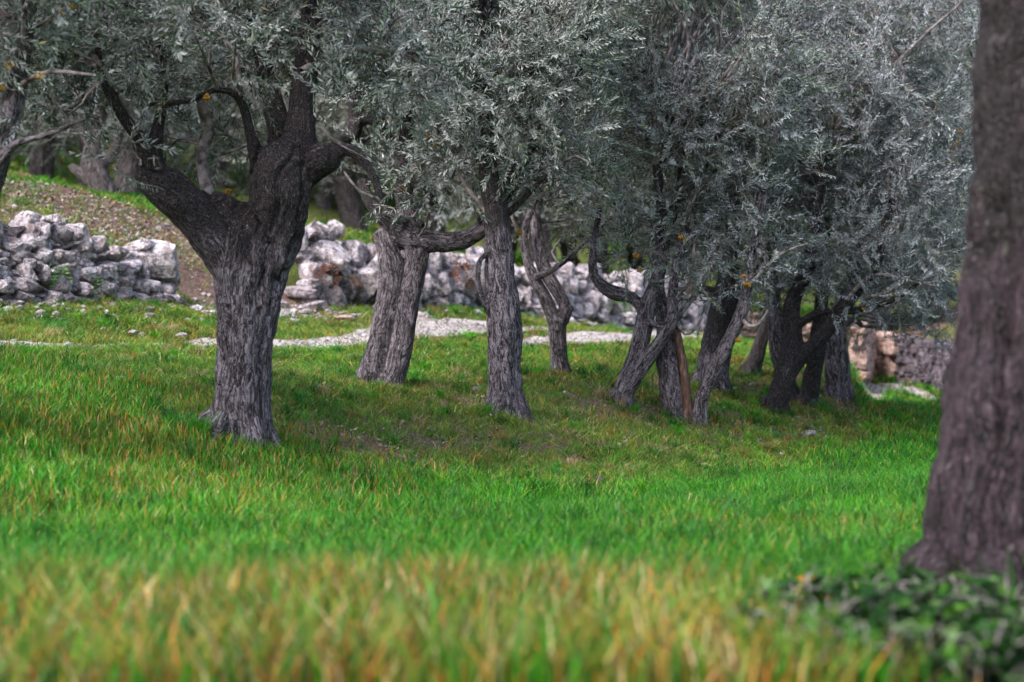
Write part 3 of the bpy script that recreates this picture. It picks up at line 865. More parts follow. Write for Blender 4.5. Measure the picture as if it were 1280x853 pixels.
# 5 : leaning pair of stems
olive('leaning olive whose two stems cross like an X, left of the stripped trunk', (783, 505),
  [[(775, 503, 0, 13), (786, 475, 0, 13), (797, 445, 0, 12), (804, 415, 0, 12), (810, 385, 0, 12), (820, 355, .1, 10), (826, 320, .2, 8), (826, 260, .3, 7), (820, 190, .4, 6)],
   [(782, 492, -.05, 8), (800, 464, -.08, 9), (818, 438, -.1, 9), (834, 412, -.12, 9), (841, 395, -.1, 8), (840, 372, 0, 7), (846, 330, .1, 6), (860, 270, .2, 5)],
   [(808, 392, 0, 9), (790, 372, .1, 8), (772, 368, .1, 10), (756, 360, .1, 9), (742, 344, .1, 7), (742, 310, .1, 5), (750, 260, .2, 4)],
   [(804, 398, -.05, 4.5), (822, 408, -.12, 4.5), (838, 403, -.15, 4.5), (843, 390, -.15, 4)]],
  [[(843, 400, 0, 2.2), (856, 418, -.1, 2), (868, 412, -.1, 2), (878, 396, -.1, 1.3)], [(838, 380, 0, 2), (862, 350, -.1, 1.8), (868, 300, -.2, 1.5)]],
  [(800, 300, .3, 70, 38, .6, .9), (775, 320, .2, 45, 30, .4, .6), (850, 250, .3, 80, 60, .8), (820, 160, .5, 110, 80, 1.1), (870, 60, .6, 130, 90, 1.3), (850, 325, -.15, 52, 34, .4, 1.1), (742, 300, .1, 45, 34, .4, .9), (800, 345, -.1, 34, 22, .3, .9), (860, -50, .7, 180, 80, 1.5)],
  bark='bark_grey', leaf='leaf', voxel=.013, seed=43, yellow=[(795, 320, 0), (800, 338, 0), (851, 296, 0), (856, 300, 0)], flute=.5, moss_shade=(.9, 2.2), dens=115)

# 6 : trunk with stripped wood
def strip(root, g, Y0, L):
    P, R = px_limb([(862, 530, -.12, 6.5), (857, 490, -.12, 5.5), (853, 455, -.12, 5.5), (848, 425, -.10, 4.6), (842, 398, -.06, 4)], Y0)
    V, Q, Fs = tube(P, R, 8); V = V + vnoise(V, 14, 4, 2)[:, None] * .012
    mb = MB(); mb.add(V - g, Q); mb.add(np.zeros((0, 3)), np.zeros((0, 3), int))
    m, nt, bs, _ = mat_new('stripped_wood'); tc = nt.nodes.new('ShaderNodeTexCoord').outputs['Object']
    f = noise(nt, scaled(nt, tc, (1, 1, .2)), 40, 4, .6)
    nt.links.new(ramp(nt, f, [(.38, (.030, .016, .012)), (.60, (.16, .080, .055)), (.72, (.26, .17, .14))]), bs.inputs['Base Color']); bs.inputs['Roughness'].default_value = .8
    o = obj('bare_wood', mesh_arrays('bare_wood', V - g, [Q, Fs], m, True), root)
olive('olive trunk with a reddish strip of bare wood down its right edge', (845, 522),
  [[(850, 524, 0, 16), (843, 492, 0, 18), (838, 455, 0, 18), (834, 420, .1, 15), (829, 390, .2, 12), (824, 355, .3, 8), (832, 300, .4, 7), (850, 230, .5, 6), (860, 150, .6, 5)],
   [(860, 530, -.05, 8), (855, 490, -.03, 8), (852, 450, 0, 7), (846, 415, .05, 5)]],
  [[(845, 400, 0, 4), (880, 350, .1, 3), (900, 300, .1, 2)]],
  [(895, 340, .1, 50, 40, .5, .9), (900, 260, .3, 80, 60, .8), (900, 160, .5, 110, 80, 1.1), (935, 335, .3, 50, 34, .4, 1.0), (885, 375, .5, 36, 20, .3, .8)],
  bark='bark_grey', leaf='leaf_cool', voxel=.013, seed=47, flute=.8, moss_shade=(.9, 2.2), extra=strip, dens=115)

# 7 : slim pale leaning stem
olive('slim pale olive stem leaning right from the foot of the stripped trunk', (872, 530),
  [[(872, 532, 0, 11), (874, 515, 0, 9.5), (880, 490, 0, 9), (893, 462, 0, 9), (906, 436, 0, 9), (918, 412, 0, 9), (928, 388, 0, 8.5), (934, 360, .05, 8), (938, 330, .1, 7), (950, 270, .2, 6), (960, 190, .3, 5)],
   [(888, 470, .02, 5), (893, 458, .05, 4)]],
  [[(926, 396, 0, 3), (936, 408, -.1, 2.6), (950, 404, -.1, 2.2), (960, 388, -.1, 1.6)], [(934, 360, 0, 3), (975, 318, 0, 2), (1010, 305, 0, 1.5)]],
  [(950, 300, .2, 60, 45, .5, .8), (970, 220, .4, 80, 60, .7), (960, 120, .5, 100, 80, 1.0)],
  bark='bark_grey', leaf='leaf', voxel=.012, seed=53, yellow=[(930, 347, -.08), (922, 425, -.05), (934, 356, -.08)], flute=.35, moss_shade=(1.6, 3), dens=105)

# 8 : thick dark trunk behind
olive('thick black-barked olive standing behind the slim pale leaning stem', (889, 487),
  [[(890, 492, 0, 21), (890, 465, 0, 20), (895, 435, 0, 19), (901, 405, 0, 18), (906, 380, 0, 17), (910, 350, .1, 14), (915, 300, .2, 11), (920, 220, .4, 9)],
   [(880, 482, -.03, 11), (884, 440, 0, 9)],
   [(903, 385, 0, 11), (925, 365, .1, 9), (950, 340, .3, 8), (970, 290, .5, 6)],
   [(900, 370, 0, 7), (880, 362, .1, 6), (866, 366, .1, 4.5)]],
  [],
  [(900, 330, .4, 55, 32, .6, .8), (930, 230, .7, 90, 80, 1.2), (940, 100, .9, 130, 90, 1.5), (960, -20, .9, 160, 80, 1.5)],
  bark='bark_dark', leaf='leaf_cool', voxel=.015, seed=59, flute=.7, moss_shade=(-.3, 1.0), dens=100)

# 9 : black V
olive('black-trunked olive splitting low into a wide V, right of the pale stem', (970, 517),
  [[(966, 520, 0, 17), (973, 498, 0, 15), (981, 472, 0, 15), (988, 448, 0, 16), (991, 420, 0, 13), (989, 392, 0, 11), (995, 365, .1, 10), (1010, 335, .1, 9), (1020, 270, .2, 7), (1030, 180, .3, 6)],
   [(984, 468, 0, 13), (1002, 446, -.05, 11), (1022, 426, -.1, 10), (1040, 404, -.1, 10), (1052, 386, -.1, 9), (1075, 360, -.1, 7), (1100, 320, 0, 6), (1115, 250, 0, 5)],
   [(1000, 405, -.05, 6), (1020, 392, -.1, 6), (1036, 388, -.1, 4)],
   [(1050, 390, -.1, 5), (1090, 384, -.2, 4), (1130, 368, -.3, 3), (1160, 340, -.3, 2.5)]],
  [[(1050, 385, -.1, 3), (1090, 345, -.3, 2.4), (1140, 352, -.4, 1.8), (1170, 358, -.4, 1.2)], [(1080, 372, -.2, 2.4), (1110, 366, -.3, 2), (1130, 352, -.3, 1.3)]],
  [(1000, 340, .1, 60, 36, .5, 1.1), (965, 365, .2, 36, 24, .3, .9), (1055, 375, -.15, 45, 26, .35, 1.0), (1060, 300, 0, 75, 55, .7), (1090, 365, -.1, 70, 36, .5, .8), (1120, 250, 0, 90, 70, .9), (1050, 190, .3, 100, 70, 1.0), (1140, 330, -.1, 50, 50, .5, .8),
   (1100, 120, .2, 120, 80, 1.1), (1140, 20, .4, 110, 70, 1.0)],
  bark='bark_dark', leaf='leaf_cool', voxel=.012, seed=61, yellow=[(1080, 386, -.2), (1120, 374, -.3), (1105, 379, -.25)], flute=.5, moss_shade=(-.8, .2))

# 10..11
olive('dark leaning olive trunk seen between the black V and the broad fluted trunk', (1013, 506),
  [[(1008, 508, 0, 12), (1014, 480, 0, 12), (1019, 450, 0, 12), (1022, 420, 0, 11), (1026, 385, .1, 9), (1030, 330, .2, 8), (1030, 240, .4, 6)]],
  [], [(1030, 340, .5, 70, 45, .7, .8), (1020, 230, .8, 90, 80, 1.1), (1030, 80, .8, 130, 90, 1.4)],
  bark='bark_dark', leaf='leaf', voxel=.015, seed=67, flute=.5, moss_shade=(-.6, .6), dens=95)
olive('broad fluted grey olive at the right end of the row, nearest the gravel path', (1050, 497),
  [[(1050, 500, 0, 16), (1047, 475, 0, 15), (1045, 450, 0, 16), (1043, 425, 0, 15), (1045, 400, 0, 13), (1055, 370, .1, 10), (1070, 320, .3, 8), (1080, 240, .5, 6)],
   [(1060, 500, -.05, 6), (1057, 470, -.03, 6), (1054, 440, 0, 7)], [(1036, 490, 0, 6), (1036, 460, 0, 6), (1036, 430, 0, 7)],
   [(1048, 410, 0, 8), (1066, 400, 0, 5), (1078, 408, -.05, 3)]],
  [[(1060, 390, 0, 3), (1100, 400, -.2, 2), (1108, 412, -.2, 1.5)]],
  [(1070, 385, .3, 45, 24, .5, .7), (1120, 385, .2, 60, 28, .5, .8), (1100, 300, .8, 100, 60, 1.0), (1165, 360, .1, 35, 40, .4, .9), (1120, 180, 1, 120, 90, 1.4), (1180, 230, .6, 60, 100, .9), (1120, 30, 1, 130, 90, 1.4), (1140, 330, .9, 80, 60, .9, 1.2), (1150, 395, .5, 50, 26, .5, 1.1), (1185, 385, 1.5, 40, 40, .6, 1.1), (1110, 410, 1.2, 70, 18, .5, .7)],
  bark='bark_grey', leaf='leaf_cool', voxel=.015, seed=71, yellow=[(1197, 180, 0), (1190, 190, 0), (1193, 205, 0), (1200, 165, 0)], flute=1.0, moss_shade=(.8, 1.8), dens=100)
olive('pale furrowed olive trunk half hidden behind the black V', (985, 499),
  [[(990, 502, 0, 11), (982, 470, 0, 12), (974, 440, 0, 13), (970, 410, 0, 12), (968, 380, .1, 9), (965, 330, .2, 7), (975, 250, .3, 5)]],
  [], [(965, 350, .5, 45, 30, .6, .7), (980, 250, .8, 80, 70, 1.0)],
  bark='bark_grey', leaf='leaf', voxel=.015, seed=73, flute=.8, moss_shade=(1.5, 3), dens=90)
olive('grey olive behind the row, leaning right beside a patch of pink wall', (940, 469),
  [[(937, 472, 0, 13), (942, 455, 0, 11), (950, 430, 0, 10), (958, 405, 0, 9), (965, 370, 0, 8), (970, 320, .1, 6)]],
  [], [(960, 340, .5, 60, 36, .8, .7), (960, 220, .8, 120, 90, 1.4)],
  bark='bark_far', leaf='leaf', voxel=.02, seed=79, flute=.8, moss_shade=(1.5, 3), dens=70, group='olive trees behind the row')

# upper slope tree on the left
olive('gnarled olive growing on the bare earth slope above the left stone wall', (130, 246),
  [[(134, 250, 0, 14), (126, 230, 0, 15), (118, 208, 0, 15), (116, 185, 0, 11), (122, 150, .1, 9), (135, 100, .2, 7), (130, 20, .4, 5)],
   [(112, 228, 0, 8), (98, 215, 0, 7), (88, 208, .1, 4)], [(128, 205, 0, 8), (142, 190, 0, 7), (150, 165, .1, 6), (170, 110, .2, 5)],
   [(116, 190, 0, 6), (95, 150, .2, 5), (70, 100, .4, 4)]],
  [], [(120, 110, .2, 110, 50, 1.4), (60, 150, .4, 70, 36, .9, .8), (180, 140, .4, 60, 36, 1.0, .8), (130, 10, .5, 150, 80, 1.8)],
  bark='bark_far', leaf='leaf_far', voxel=.022, seed=83, flute=.8, moss_shade=(.2, 2), dens=60, scale=1.15, group='olive trees behind the row')

# left edge : leaning limb of a nearer olive whose foot is just outside
olive('leaning olive limb with yellow lichen at the left edge of the grove', (-95, 520),
  [[(-100, 530, 0, 34), (-85, 440, 0, 30), (-60, 340, 0, 28), (-35, 270, 0, 24), (-12, 215, 0, 20), (6, 165, 0, 17), (20, 120, 0, 14), (28, 75, 0, 11), (40, 10, .1, 9), (50, -60, .2, 7)],
   [(-20, 232, 0, 12), (5, 196, -.1, 8), (20, 180, -.15, 6), (60, 168, -.2, 4.5), (105, 150, -.3, 3)]],
  [[(20, 110, 0, 4), (60, 90, -.2, 3), (120, 95, -.3, 2)]],
  [(10, 60, 0, 95, 60, .8, .8), (60, 130, -.3, 70, 28, .4, .7), (-60, 0, 0, 150, 100, 1.3), (60, -50, 0, 160, 70, 1.3)],
  bark='bark_grey', leaf='leaf', voxel=.016, seed=89, yellow=[(75, 14, -.1), (92, 8, -.1), (12, 82, -.1), (50, 95, -.2), (3, 110, -.1)], flute=.6, moss_shade=(1.5, 2.6), dens=110)

# near trunk on the right, out of focus
olive('dark out-of-focus olive trunk at the right edge, closest to the viewer', (1285, 752),
  [[(1270, 775, 0, 104), (1274, 720, 0, 112), (1278, 640, 0, 121), (1284, 560, 0, 114), (1288, 460, 0, 104), (1294, 350, 0, 92), (1296, 240, 0, 86), (1300, 120, 0, 82), (1304, 0, 0, 82), (1300, -100, 0, 80), (1290, -190, 0, 70)],
   [(1215, 700, -.05, 46), (1185, 742, -.12, 34), (1150, 764, -.2, 22), (1112, 776, -.25, 13)],
   [(1290, 640, -.1, 60), (1250, 730, -.2, 50), (1225, 800, -.35, 30)],
   [(1300, -90, 0, 60), (1370, -200, 0, 50), (1460, -300, .2, 40), (1530, -450, .3, 30), (1570, -640, .4, 20)],
   [(1292, -150, 0, 55), (1230, -270, .1, 42), (1170, -380, .2, 34), (1130, -520, .3, 22), (1120, -680, .3, 14)]],
  [],
  [(1560, -480, .2, 330, 160, 1.1), (1250, -560, .2, 320, 150, 1.1), (1420, -680, .1, 360, 160, 1.2)],
  bark='bark_near', leaf='leaf', voxel=.016, seed=97, flute=1.3, moss_shade=(.6, 2.0), dens=70, scale=1.1, Y0=None)

# ------------------------------------------------------------------ olives behind the row (copies of three)
PROTO = []
def far_olive(seed, leafk):
    rs = np.random.RandomState(seed); L = []
    lean = rs.uniform(-.25, .25, 2)
    top = np.array([lean[0], lean[1], 1.25])
    L.append(smooth_line([(0, 0, -.25), (0, 0, .1), (lean[0] * .5, lean[1] * .5, .7), top], [.28, .25, .21, .2], .1))
    for k in range(4):
        a = k * 1.57 + rs.uniform(-.4, .4); d = np.array([math.cos(a), math.sin(a), 0])
        L.append(smooth_line([top - [0, 0, .15], top + d * .4 + [0, 0, .35], top + d * .85 + [0, 0, 1.0], top + d * 1.2 + [0, 0, 1.9]], [.14, .11, .07, .04], .12))
    blobs = []
    for k in range(9):
        a = k * .698 + rs.uniform(-.3, .3); rr = rs.uniform(.9, 1.6); z = rs.uniform(1.55, 3.7)
        blobs.append((np.array([math.cos(a) * rr, math.sin(a) * rr, z]), (rs.uniform(.85, 1.3), rs.uniform(.85, 1.3), rs.uniform(.6, .95)), 1.0))
    blobs.append((np.array([0, 0, 4.0]), (1.4, 1.4, .9), 1.0)); blobs.append((np.array([0, 0, 2.8]), (1.5, 1.5, 1.1), .7))
    # sample without the global height limit
    br, lv, tw = grow_crown(L, [(b[0] + [0, 0, 2], b[1], b[2]) for b in blobs], rs, seed, 26, 1.75, 5, -.15) if False else grow_crown(L, blobs, rs, seed, 26, 1.75, 5, -.15)
    parts = [('trunk', trunk_mesh('trunk', L, .03, M['bark_far'], (.6, 2), seed=seed)),
             ('crown', quads_mesh('crown', lv, M[leafk])), ('crown_wood', crown_wood_mesh(br, tw, (0, 0, 0)))]
    return parts
PROTO = [far_olive(201, 'leaf_far'), far_olive(202, 'leaf_far'), far_olive(203, 'leaf_warm')]

def place_far(X, Y, label, k, rot, sc):
    z = float(height(X, Y)); r = empty('olive_tree', (X, Y, z), label, 'olive tree', 'olive trees on the slope behind')
    r.rotation_euler = (0, 0, rot); r.scale = (sc, sc, sc * random.uniform(.95, 1.08))
    for nm, me in PROTO[k]: obj(nm, me, r)
    return r

far_px = [(715, 345, 'dark olive trunk on the grass just above the grey dry stone wall'), (748, 352, 'olive beside its twin above the grey dry stone wall, left of the X-shaped pair'),
          (795, 352, 'olive on the upper grass directly behind the X-shaped pair of stems'), (405, 262, 'olive on the green ledge above the fissured outcrop, left of the split trunk'),
          (433, 268, 'olive close behind the split trunk on the green ledge'), (270, 235, 'olive behind the fork of the largest trunk'), (40, 176, 'olive at the top of the earth slope, upper left')]
for i, (px, py, lb) in enumerate(far_px):
    h = hit(px, py); place_far(h[0], h[1], lb, i % 3, i * 1.3, .9)
k = 0
LBL = 'grey-green olive in the grove that fills the slope behind the row'
rsf = np.random.RandomState(77)
for Y in (43, 49, 56, 64, 73, 84):
    half = .235 * Y + 2.5; X = -half + rsf.uniform(0, 2)
    while X < half:
        x_, y_ = X + rsf.uniform(-.6, .6), Y + rsf.uniform(-1.6, 1.6)
        n_, s_ = ns(x_, y_); px_ = 640 + x_ / y_ * F
        if n_ > 8.8 or (px_ > 1000 and y_ > 47):
            place_far(x_, y_, LBL, k % 3, rsf.uniform(0, 6.28), rsf.uniform(.95, 1.25)); k += 1
        X += rsf.uniform(3.0, 4.4) * (1 + (Y - 43) / 90)
print('far olives', k)

# ------------------------------------------------------------------ grass
def blades(X, Y, H, W, col, rs, lean=.35, curve=.35, base_dark=1.0):
    """single-blade triangles fans: 5 verts, quad + tri"""
    n = len(X); Z = height(X, Y)
    a = rs.uniform(0, 2 * np.pi, n); la = rs.uniform(0, 2 * np.pi, n)
    ln = np.abs(rs.normal(size=n)) * lean * H; cv = rs.uniform(.2, 1, n) * curve * H
    dx, dy = np.cos(a), np.sin(a); lx, ly = np.cos(la), np.sin(la)
    B = np.stack([X, Y, Z - .01], -1)
    Mid = B + np.stack([lx * ln * .45, ly * ln * .45, H * .55], -1)
    Tip = B + np.stack([lx * (ln + cv), ly * (ln + cv), H - cv * .45], -1)
    s = np.stack([dx, dy, 0 * dx], -1)
    V = np.stack([B - s * (W * .5)[:, None], B + s * (W * .5)[:, None], Mid + s * (W * .45)[:, None], Mid - s * (W * .45)[:, None], Tip], 1)
    i = np.arange(n)[:, None] * 5
    Q = i + np.array([[0, 1, 2, 3]]); T = i + np.array([[3, 2, 4]])
    c = np.repeat(col[:, None, :], 5, 1)
    c[:, 4] *= 1.15
    c4 = np.concatenate([c, np.ones((n, 5, 1))], -1)
    return V.reshape(-1, 3), Q, T, np.clip(c4, 0, 1).reshape(-1, 4)

PAL = np.array([[.030, .190, .004], [.052, .270, .007], [.012, .085, .004], [.085, .30, .010], [.026, .170, .020], [.014, .10, .007]])
PALY = np.array([[.20, .25, .025], [.32, .27, .04], [.14, .20, .03]])
PALD = np.array([[.42, .22, .035], [.46, .15, .025], [.36, .25, .05], [.24, .10, .03], [.58, .44, .24], [.10, .055, .02]])
PALB = np.array([[.080, .210, .018], [.13, .28, .025], [.035, .11, .010], [.19, .28, .035], [.070, .18, .030], [.22, .19, .06]])

def pick(pal, n, rs, var=.18):
    return pal[rs.randint(len(pal), size=n)] * rs.uniform(1 - var, 1 + var, (n, 1))

def scatter(y0, y1, dens, rs, margin=1.9, wide=.222):
    hx = wide * y1 + margin; n = int(dens * (y1 - y0) * 2 * hx)
    X = rs.uniform(-hx, hx, n); Y = rs.uniform(y0, y1, n)
    m = np.abs(X) < wide * Y + margin
    return X[m], Y[m]

EDGE = np.array([hit(*p)[:2] for p in [(0, 447), (80, 458), (170, 505), (260, 545), (340, 570), (450, 598), (600, 614), (760, 620), (900, 616), (1000, 602), (1075, 580), (1100, 552)]] + [(4.0, 29.0), (5., 45.)])
EDGE = EDGE[np.argsort(EDGE[:, 0])]
def build_grass():
    rs = np.random.RandomState(5)
    bins = {'field_grass': [], 'bank_grass': [], 'dry_grass': []}
    for y0, y1, dens, wsc in ((6.6, 8.8, 1700, 1.9), (8.8, 12, 3200, 1.25), (12, 17, 3400, 1.2), (17, 23, 3400, 1.4), (23, 30, 2000, 1.9), (30, 38, 1000, 2.6), (38, 47, 420, 3.4), (47, 60, 170, 5.5), (60, 80, 70, 9)):
        X, Y = scatter(y0, y1, dens, rs)
        n_, s_ = ns(X, Y); P = np.stack([X, Y], -1)
        path = path_dist(X, Y); soil = soil_mask(X, Y); dry = dry_mask(X, Y)
        kr = sstep(X / Y, .139, .150) * sstep(Y, 27, 30.5)
        yb = np.interp(X, EDGE[:, 0], EDGE[:, 1])
        field = np.maximum(1 - sstep(Y - yb + 1.6 * vnoise(P, 1.2, 71, 3), -1.1, 1.1), kr)
        patch = vnoise(P, 1.6, 77, 2); tuft = vnoise(P, 4.5, 78, 2)
        bare = (1 - field) * sstep(vnoise(P, 2.4, 91, 3) + .62 * np.exp(-((n_ + .3) / 1.1) ** 2) - .12, .12, .5)
        keep = rs.uniform(size=len(X)) < (1 - sstep(path, .35, .6) * .97) * (1 - .72 * sstep(soil, .42, .7)) * (1 - .55 * bare)
        behind = .992 * (X - 6.4) + .126 * (Y - 46)
        keep &= ~((kr > .5) & (behind > -.05))
        wallz = (n_ > 6.5) & (n_ < 7.5) & (kr < .5); keep &= ~(wallz & (rs.uniform(size=len(X)) < .8))
        X, Y, n_, s_, field, dry, patch, tuft, bare, soil = [v[keep] for v in (X, Y, n_, s_, field, dry, patch, tuft, bare, soil)]
        n = len(X); u = rs.uniform(size=n); fg = 1 - sstep(Y, 9.0, 10.2)
        isf = rs.uniform(size=n) < field
        H = np.where(isf, .125 + .035 * patch + .04 * tuft, .066 + .025 * patch + .085 * np.clip(tuft, 0, 1) ** 1.3)
        H = H * rs.uniform(.6, 1.35, n) + fg * .04 * rs.uniform(.3, 1, n)
        H = np.where(n_ > 7.8, H * 1.1, H) * (1 + .8 * sstep(Y, 45, 60))
        ivy = np.hypot((X - 1.62) / .80, (Y - 8.2) / 1.75) < 1; H = np.where(ivy, H * .28, H)
        W = np.where(isf, .0048, .0042) * rs.uniform(.75, 1.3, n) * wsc
        col = np.where(isf[:, None], pick(PAL, n, rs), pick(PALB, n, rs))
        up = sstep(n_, 1.2, 2.4) * (1 - sstep(n_, 3.6, 4.4))                         # brighter strip on the terrace edge
        isg = rs.uniform(size=n) < np.maximum(np.maximum(up * .6, .85 * sstep(vnoise(np.stack([X, Y], -1), .8, 96, 2), .0, .35)), .9 * sstep(n_, 8.5, 10.5))
        col = np.where((isg & ~isf)[:, None], pick(PAL, n, rs) * .95, col)
        yl = rs.uniform(size=n) < (.05 + .30 * dry + .12 * np.clip(patch, 0, 1) * field)
        col = np.where(yl[:, None], pick(PALY, n, rs), col)
        dr = rs.uniform(size=n) < (dry ** 1.4) * .58
        col = np.where(dr[:, None], pick(PALD, n, rs), col)
        lush = (1 + .30 * vnoise(np.stack([X, Y], -1), .7, 93, 2)) * (1 + .42 * vnoise(np.stack([X, Y], -1), 6, 94, 2))
        col = col * lush[:, None]
        lean = np.where(isf, .15, .75); H = H * (1 + .6 * fg)
        for nm, m in (('dry_grass', dr), ('field_grass', isf & ~dr), ('bank_grass', ~isf & ~dr)):
            if m.sum(): bins[nm].append(blades(X[m], Y[m], H[m], W[m], col[m], rs, lean[m], .35))
    # long foreground stalks, some dry
    X, Y = scatter(6.7, 9.4, 150, rs); kk = np.hypot((X - 1.62) / .80, (Y - 8.2) / 1.75) > 1; X, Y = X[kk], Y[kk]
    n = len(X); d = rs.uniform(size=n) < .6 * (1 - .75 * sstep(Y, 8.4, 9.4))
    bins['dry_grass'].append(blades(X[d], Y[d], rs.uniform(.14, .30, d.sum()), rs.uniform(.008, .016, d.sum()), pick(PALD, d.sum(), rs) * 1.1, rs, .45, .5))
    bins['field_grass'].append(blades(X[~d], Y[~d], rs.uniform(.18, .36, (~d).sum()), rs.uniform(.009, .017, (~d).sum()), pick(PAL, (~d).sum(), rs) * .8, rs, .35, .4))
    X, Y = scatter(8.6, 13.5, 34, rs); n = len(X)
    bins['field_grass'].append(blades(X, Y, rs.uniform(.18, .34, n), rs.uniform(.006, .011, n), pick(PAL, n, rs) * .7, rs, .3, .4))
    # tussocks: arching clumps on the bank and terraces, looser ones in the field
    for y0, y1, dn, wsc in ((6.8, 10, 5, 1.7), (10, 17, 4, 1.25), (17, 24, 9, 1.5), (24, 33, 7, 2.0), (33, 45, 3, 3)):
        cx, cy = scatter(y0, y1, dn, rs)
        yb = np.interp(cx, EDGE[:, 0], EDGE[:, 1]); n_, s_ = ns(cx, cy)
        fld = (cy < yb); ok = (path_dist(cx, cy) < .3) & (soil_mask(cx, cy) < .75) & ~((n_ > 6.4) & (n_ < 7.6)) & (np.hypot((cx - 1.62) / .80, (cy - 8.2) / 1.75) > 1)
        ok &= ~((cx / cy > .14) & (cy > 33) & (.992 * (cx - 6.4) + .126 * (cy - 46) > -.1))
        cx, cy, fld, n_ = cx[ok], cy[ok], fld[ok], n_[ok]; m = len(cx); k = 46
        ca = rs.uniform(.7, 1.3, m); kind = rs.uniform(size=m)
        base = np.where(fld[:, None], pick(PAL, m, rs) * .8, np.where((kind < .11)[:, None], pick(PALD[[2, 4]], m, rs) * .6, np.where((kind < .6)[:, None], pick(PALB, m, rs), pick(PAL, m, rs))))
        a = rs.uniform(0, 6.28, (m, k)); r = np.abs(rs.normal(size=(m, k))) * .045 * ca[:, None]
        X = (cx[:, None] + np.cos(a) * r).ravel(); Y = (cy[:, None] + np.sin(a) * r).ravel()
        H = (np.where(fld, .19, .14)[:, None] * ca[:, None] * rs.uniform(.6, 1.15, (m, k))).ravel()
        col = (base[:, None] * rs.uniform(.7, 1.35, (m, k, 1))).reshape(-1, 3)
        bins['field_grass' if y1 <= 17 else 'bank_grass'].append(blades(X, Y, H, np.full(len(X), .0042) * wsc, col, rs, .55, .7))
    tot = 0
    for nm, parts in bins.items():
        off = 0; Vs, Qs, Ts, Cs = [], [], [], []
        for V, Q, T, c in parts:
            Vs.append(V); Qs.append(Q + off); Ts.append(T + off); Cs.append(c); off += len(V)
        me = mesh_arrays(nm, np.concatenate(Vs), [np.concatenate(Qs), np.concatenate(Ts)], M['grass'], False, {'tint': ('FLOAT_COLOR', np.concatenate(Cs))})
        o = obj(nm, me); tot += off // 5
        tag(o, {'field_grass': 'tall bright green grass of the lower field', 'bank_grass': 'short mixed grass covering the bank and the terraces',
                'dry_grass': 'straw and rust coloured dry blades, thickest in the near strip'}[nm], 'grass', kind='stuff')
    print('blades', tot)
build_grass()

# ------------------------------------------------------------------ gravel, litter
def scatter_small(name, X, Y, size, mat, rs, label, cat, flat=.6, sub=1, sink=.25):
    mb = MB(); V0, F0 = ICO[1]; n = len(X); Z = height(X, Y)
    Vs = np.zeros((n, len(V0), 3))
    for k in range(6):
        Vk = rock(np.random.RandomState(400 + k), 1, 6, (.5, .9), .1)[0]; m = np.arange(n) % 6 == k
        a = rs.uniform(0, 6.28, m.sum()); s = size[m]; ca, sa = np.cos(a), np.sin(a)
        S = Vk[None] * (s[:, None] * np.stack([rs.uniform(.7, 1.3, m.sum()), rs.uniform(.6, 1, m.sum()), np.full(m.sum(), flat)], -1))[:, None]
        R = np.stack([S[..., 0] * ca[:, None] - S[..., 1] * sa[:, None], S[..., 0] * sa[:, None] + S[..., 1] * ca[:, None], S[..., 2]], -1)
        Vs[m] = R
    Vs += np.stack([X, Y, Z + size * sink], -1)[:, None]
    Fc = (np.arange(n)[:, None, None] * len(V0) + F0[None]).reshape(-1, 3)
    o = obj(name, mesh_arrays(name, Vs.reshape(-1, 3), Fc, mat)); tag(o, label, cat, kind='stuff')

rs = np.random.RandomState(8)
GX, GY = [], []
for pts, w0, w1 in PATHS:
    for a, b in zip(pts[:-1], pts[1:]):
        L = np.linalg.norm(b - a); k = int(L * 170); t = rs.uniform(size=k); d = (b - a) / L
        off = rs.normal(size=k) * (w0 + w1) * .36
        p = a + t[:, None] * (b - a) + off[:, None] * np.array([-d[1], d[0]]); GX.append(p[:, 0]); GY.append(p[:, 1])
GX = np.concatenate(GX); GY = np.concatenate(GY)
scatter_small('gravel', GX, GY, rs.lognormal(-4.35, .45, len(GX)), M['gravel'], rs, 'white limestone gravel strewn along the paths', 'gravel')
X, Y = scatter(17, 42, 60, rs); n_, s_ = ns(X, Y)
m = (rs.uniform(size=len(X)) < .015 + sstep(soil_mask(X, Y), .35, .65) * np.where(n_ > 4, .9, .12)) & (n_ > -1.6)
X, Y = X[m], Y[m]
scatter_small('pebbles', X, Y, rs.lognormal(-4.0, .5, len(X)), M['limestone'], rs, 'small pale stones lying on the bare earth of the slopes', 'pebbles')
# coarse spill under the left and central walls
ss = rs.uniform(4, 24, 900); nn = rs.normal(6.4, .35, 900); X, Y = xy(nn, ss)
scatter_small('rubble', X, Y, rs.lognormal(-3.3, .45, 900), M['limestone'], rs, 'crumbled limestone lying along the foot of the walls', 'rubble')

def litter(name, X, Y, size, pal, rs, label, lift=.02):
    n = len(X); Z = height(X, Y) + rs.uniform(0, lift, n)
    a = rs.uniform(0, 6.28, n); d = np.stack([np.cos(a), np.sin(a), rs.uniform(-.2, .5, n)], -1); s = np.stack([-np.sin(a), np.cos(a), rs.uniform(-.3, .3, n)], -1)
    P = np.stack([X, Y, Z + .01], -1); w = size * rs.uniform(.15, .35, n)
    V = np.stack([P, P + d * (size * .5)[:, None] + s * w[:, None], P + d * size[:, None] + np.array([0, 0, .01]), P + d * (size * .5)[:, None] - s * w[:, None]], 1)
    c = np.repeat(np.concatenate([pick(pal, n, rs), np.ones((n, 1))], -1)[:, None], 4, 1)
    me = mesh_arrays(name, V.reshape(-1, 3), np.arange(n * 4).reshape(-1, 4), M['litter'], False, {'tint': ('FLOAT_COLOR', np.clip(c, 0, 1).reshape(-1, 4))})
    tag(obj(name, me), label, 'fallen leaves', kind='stuff')
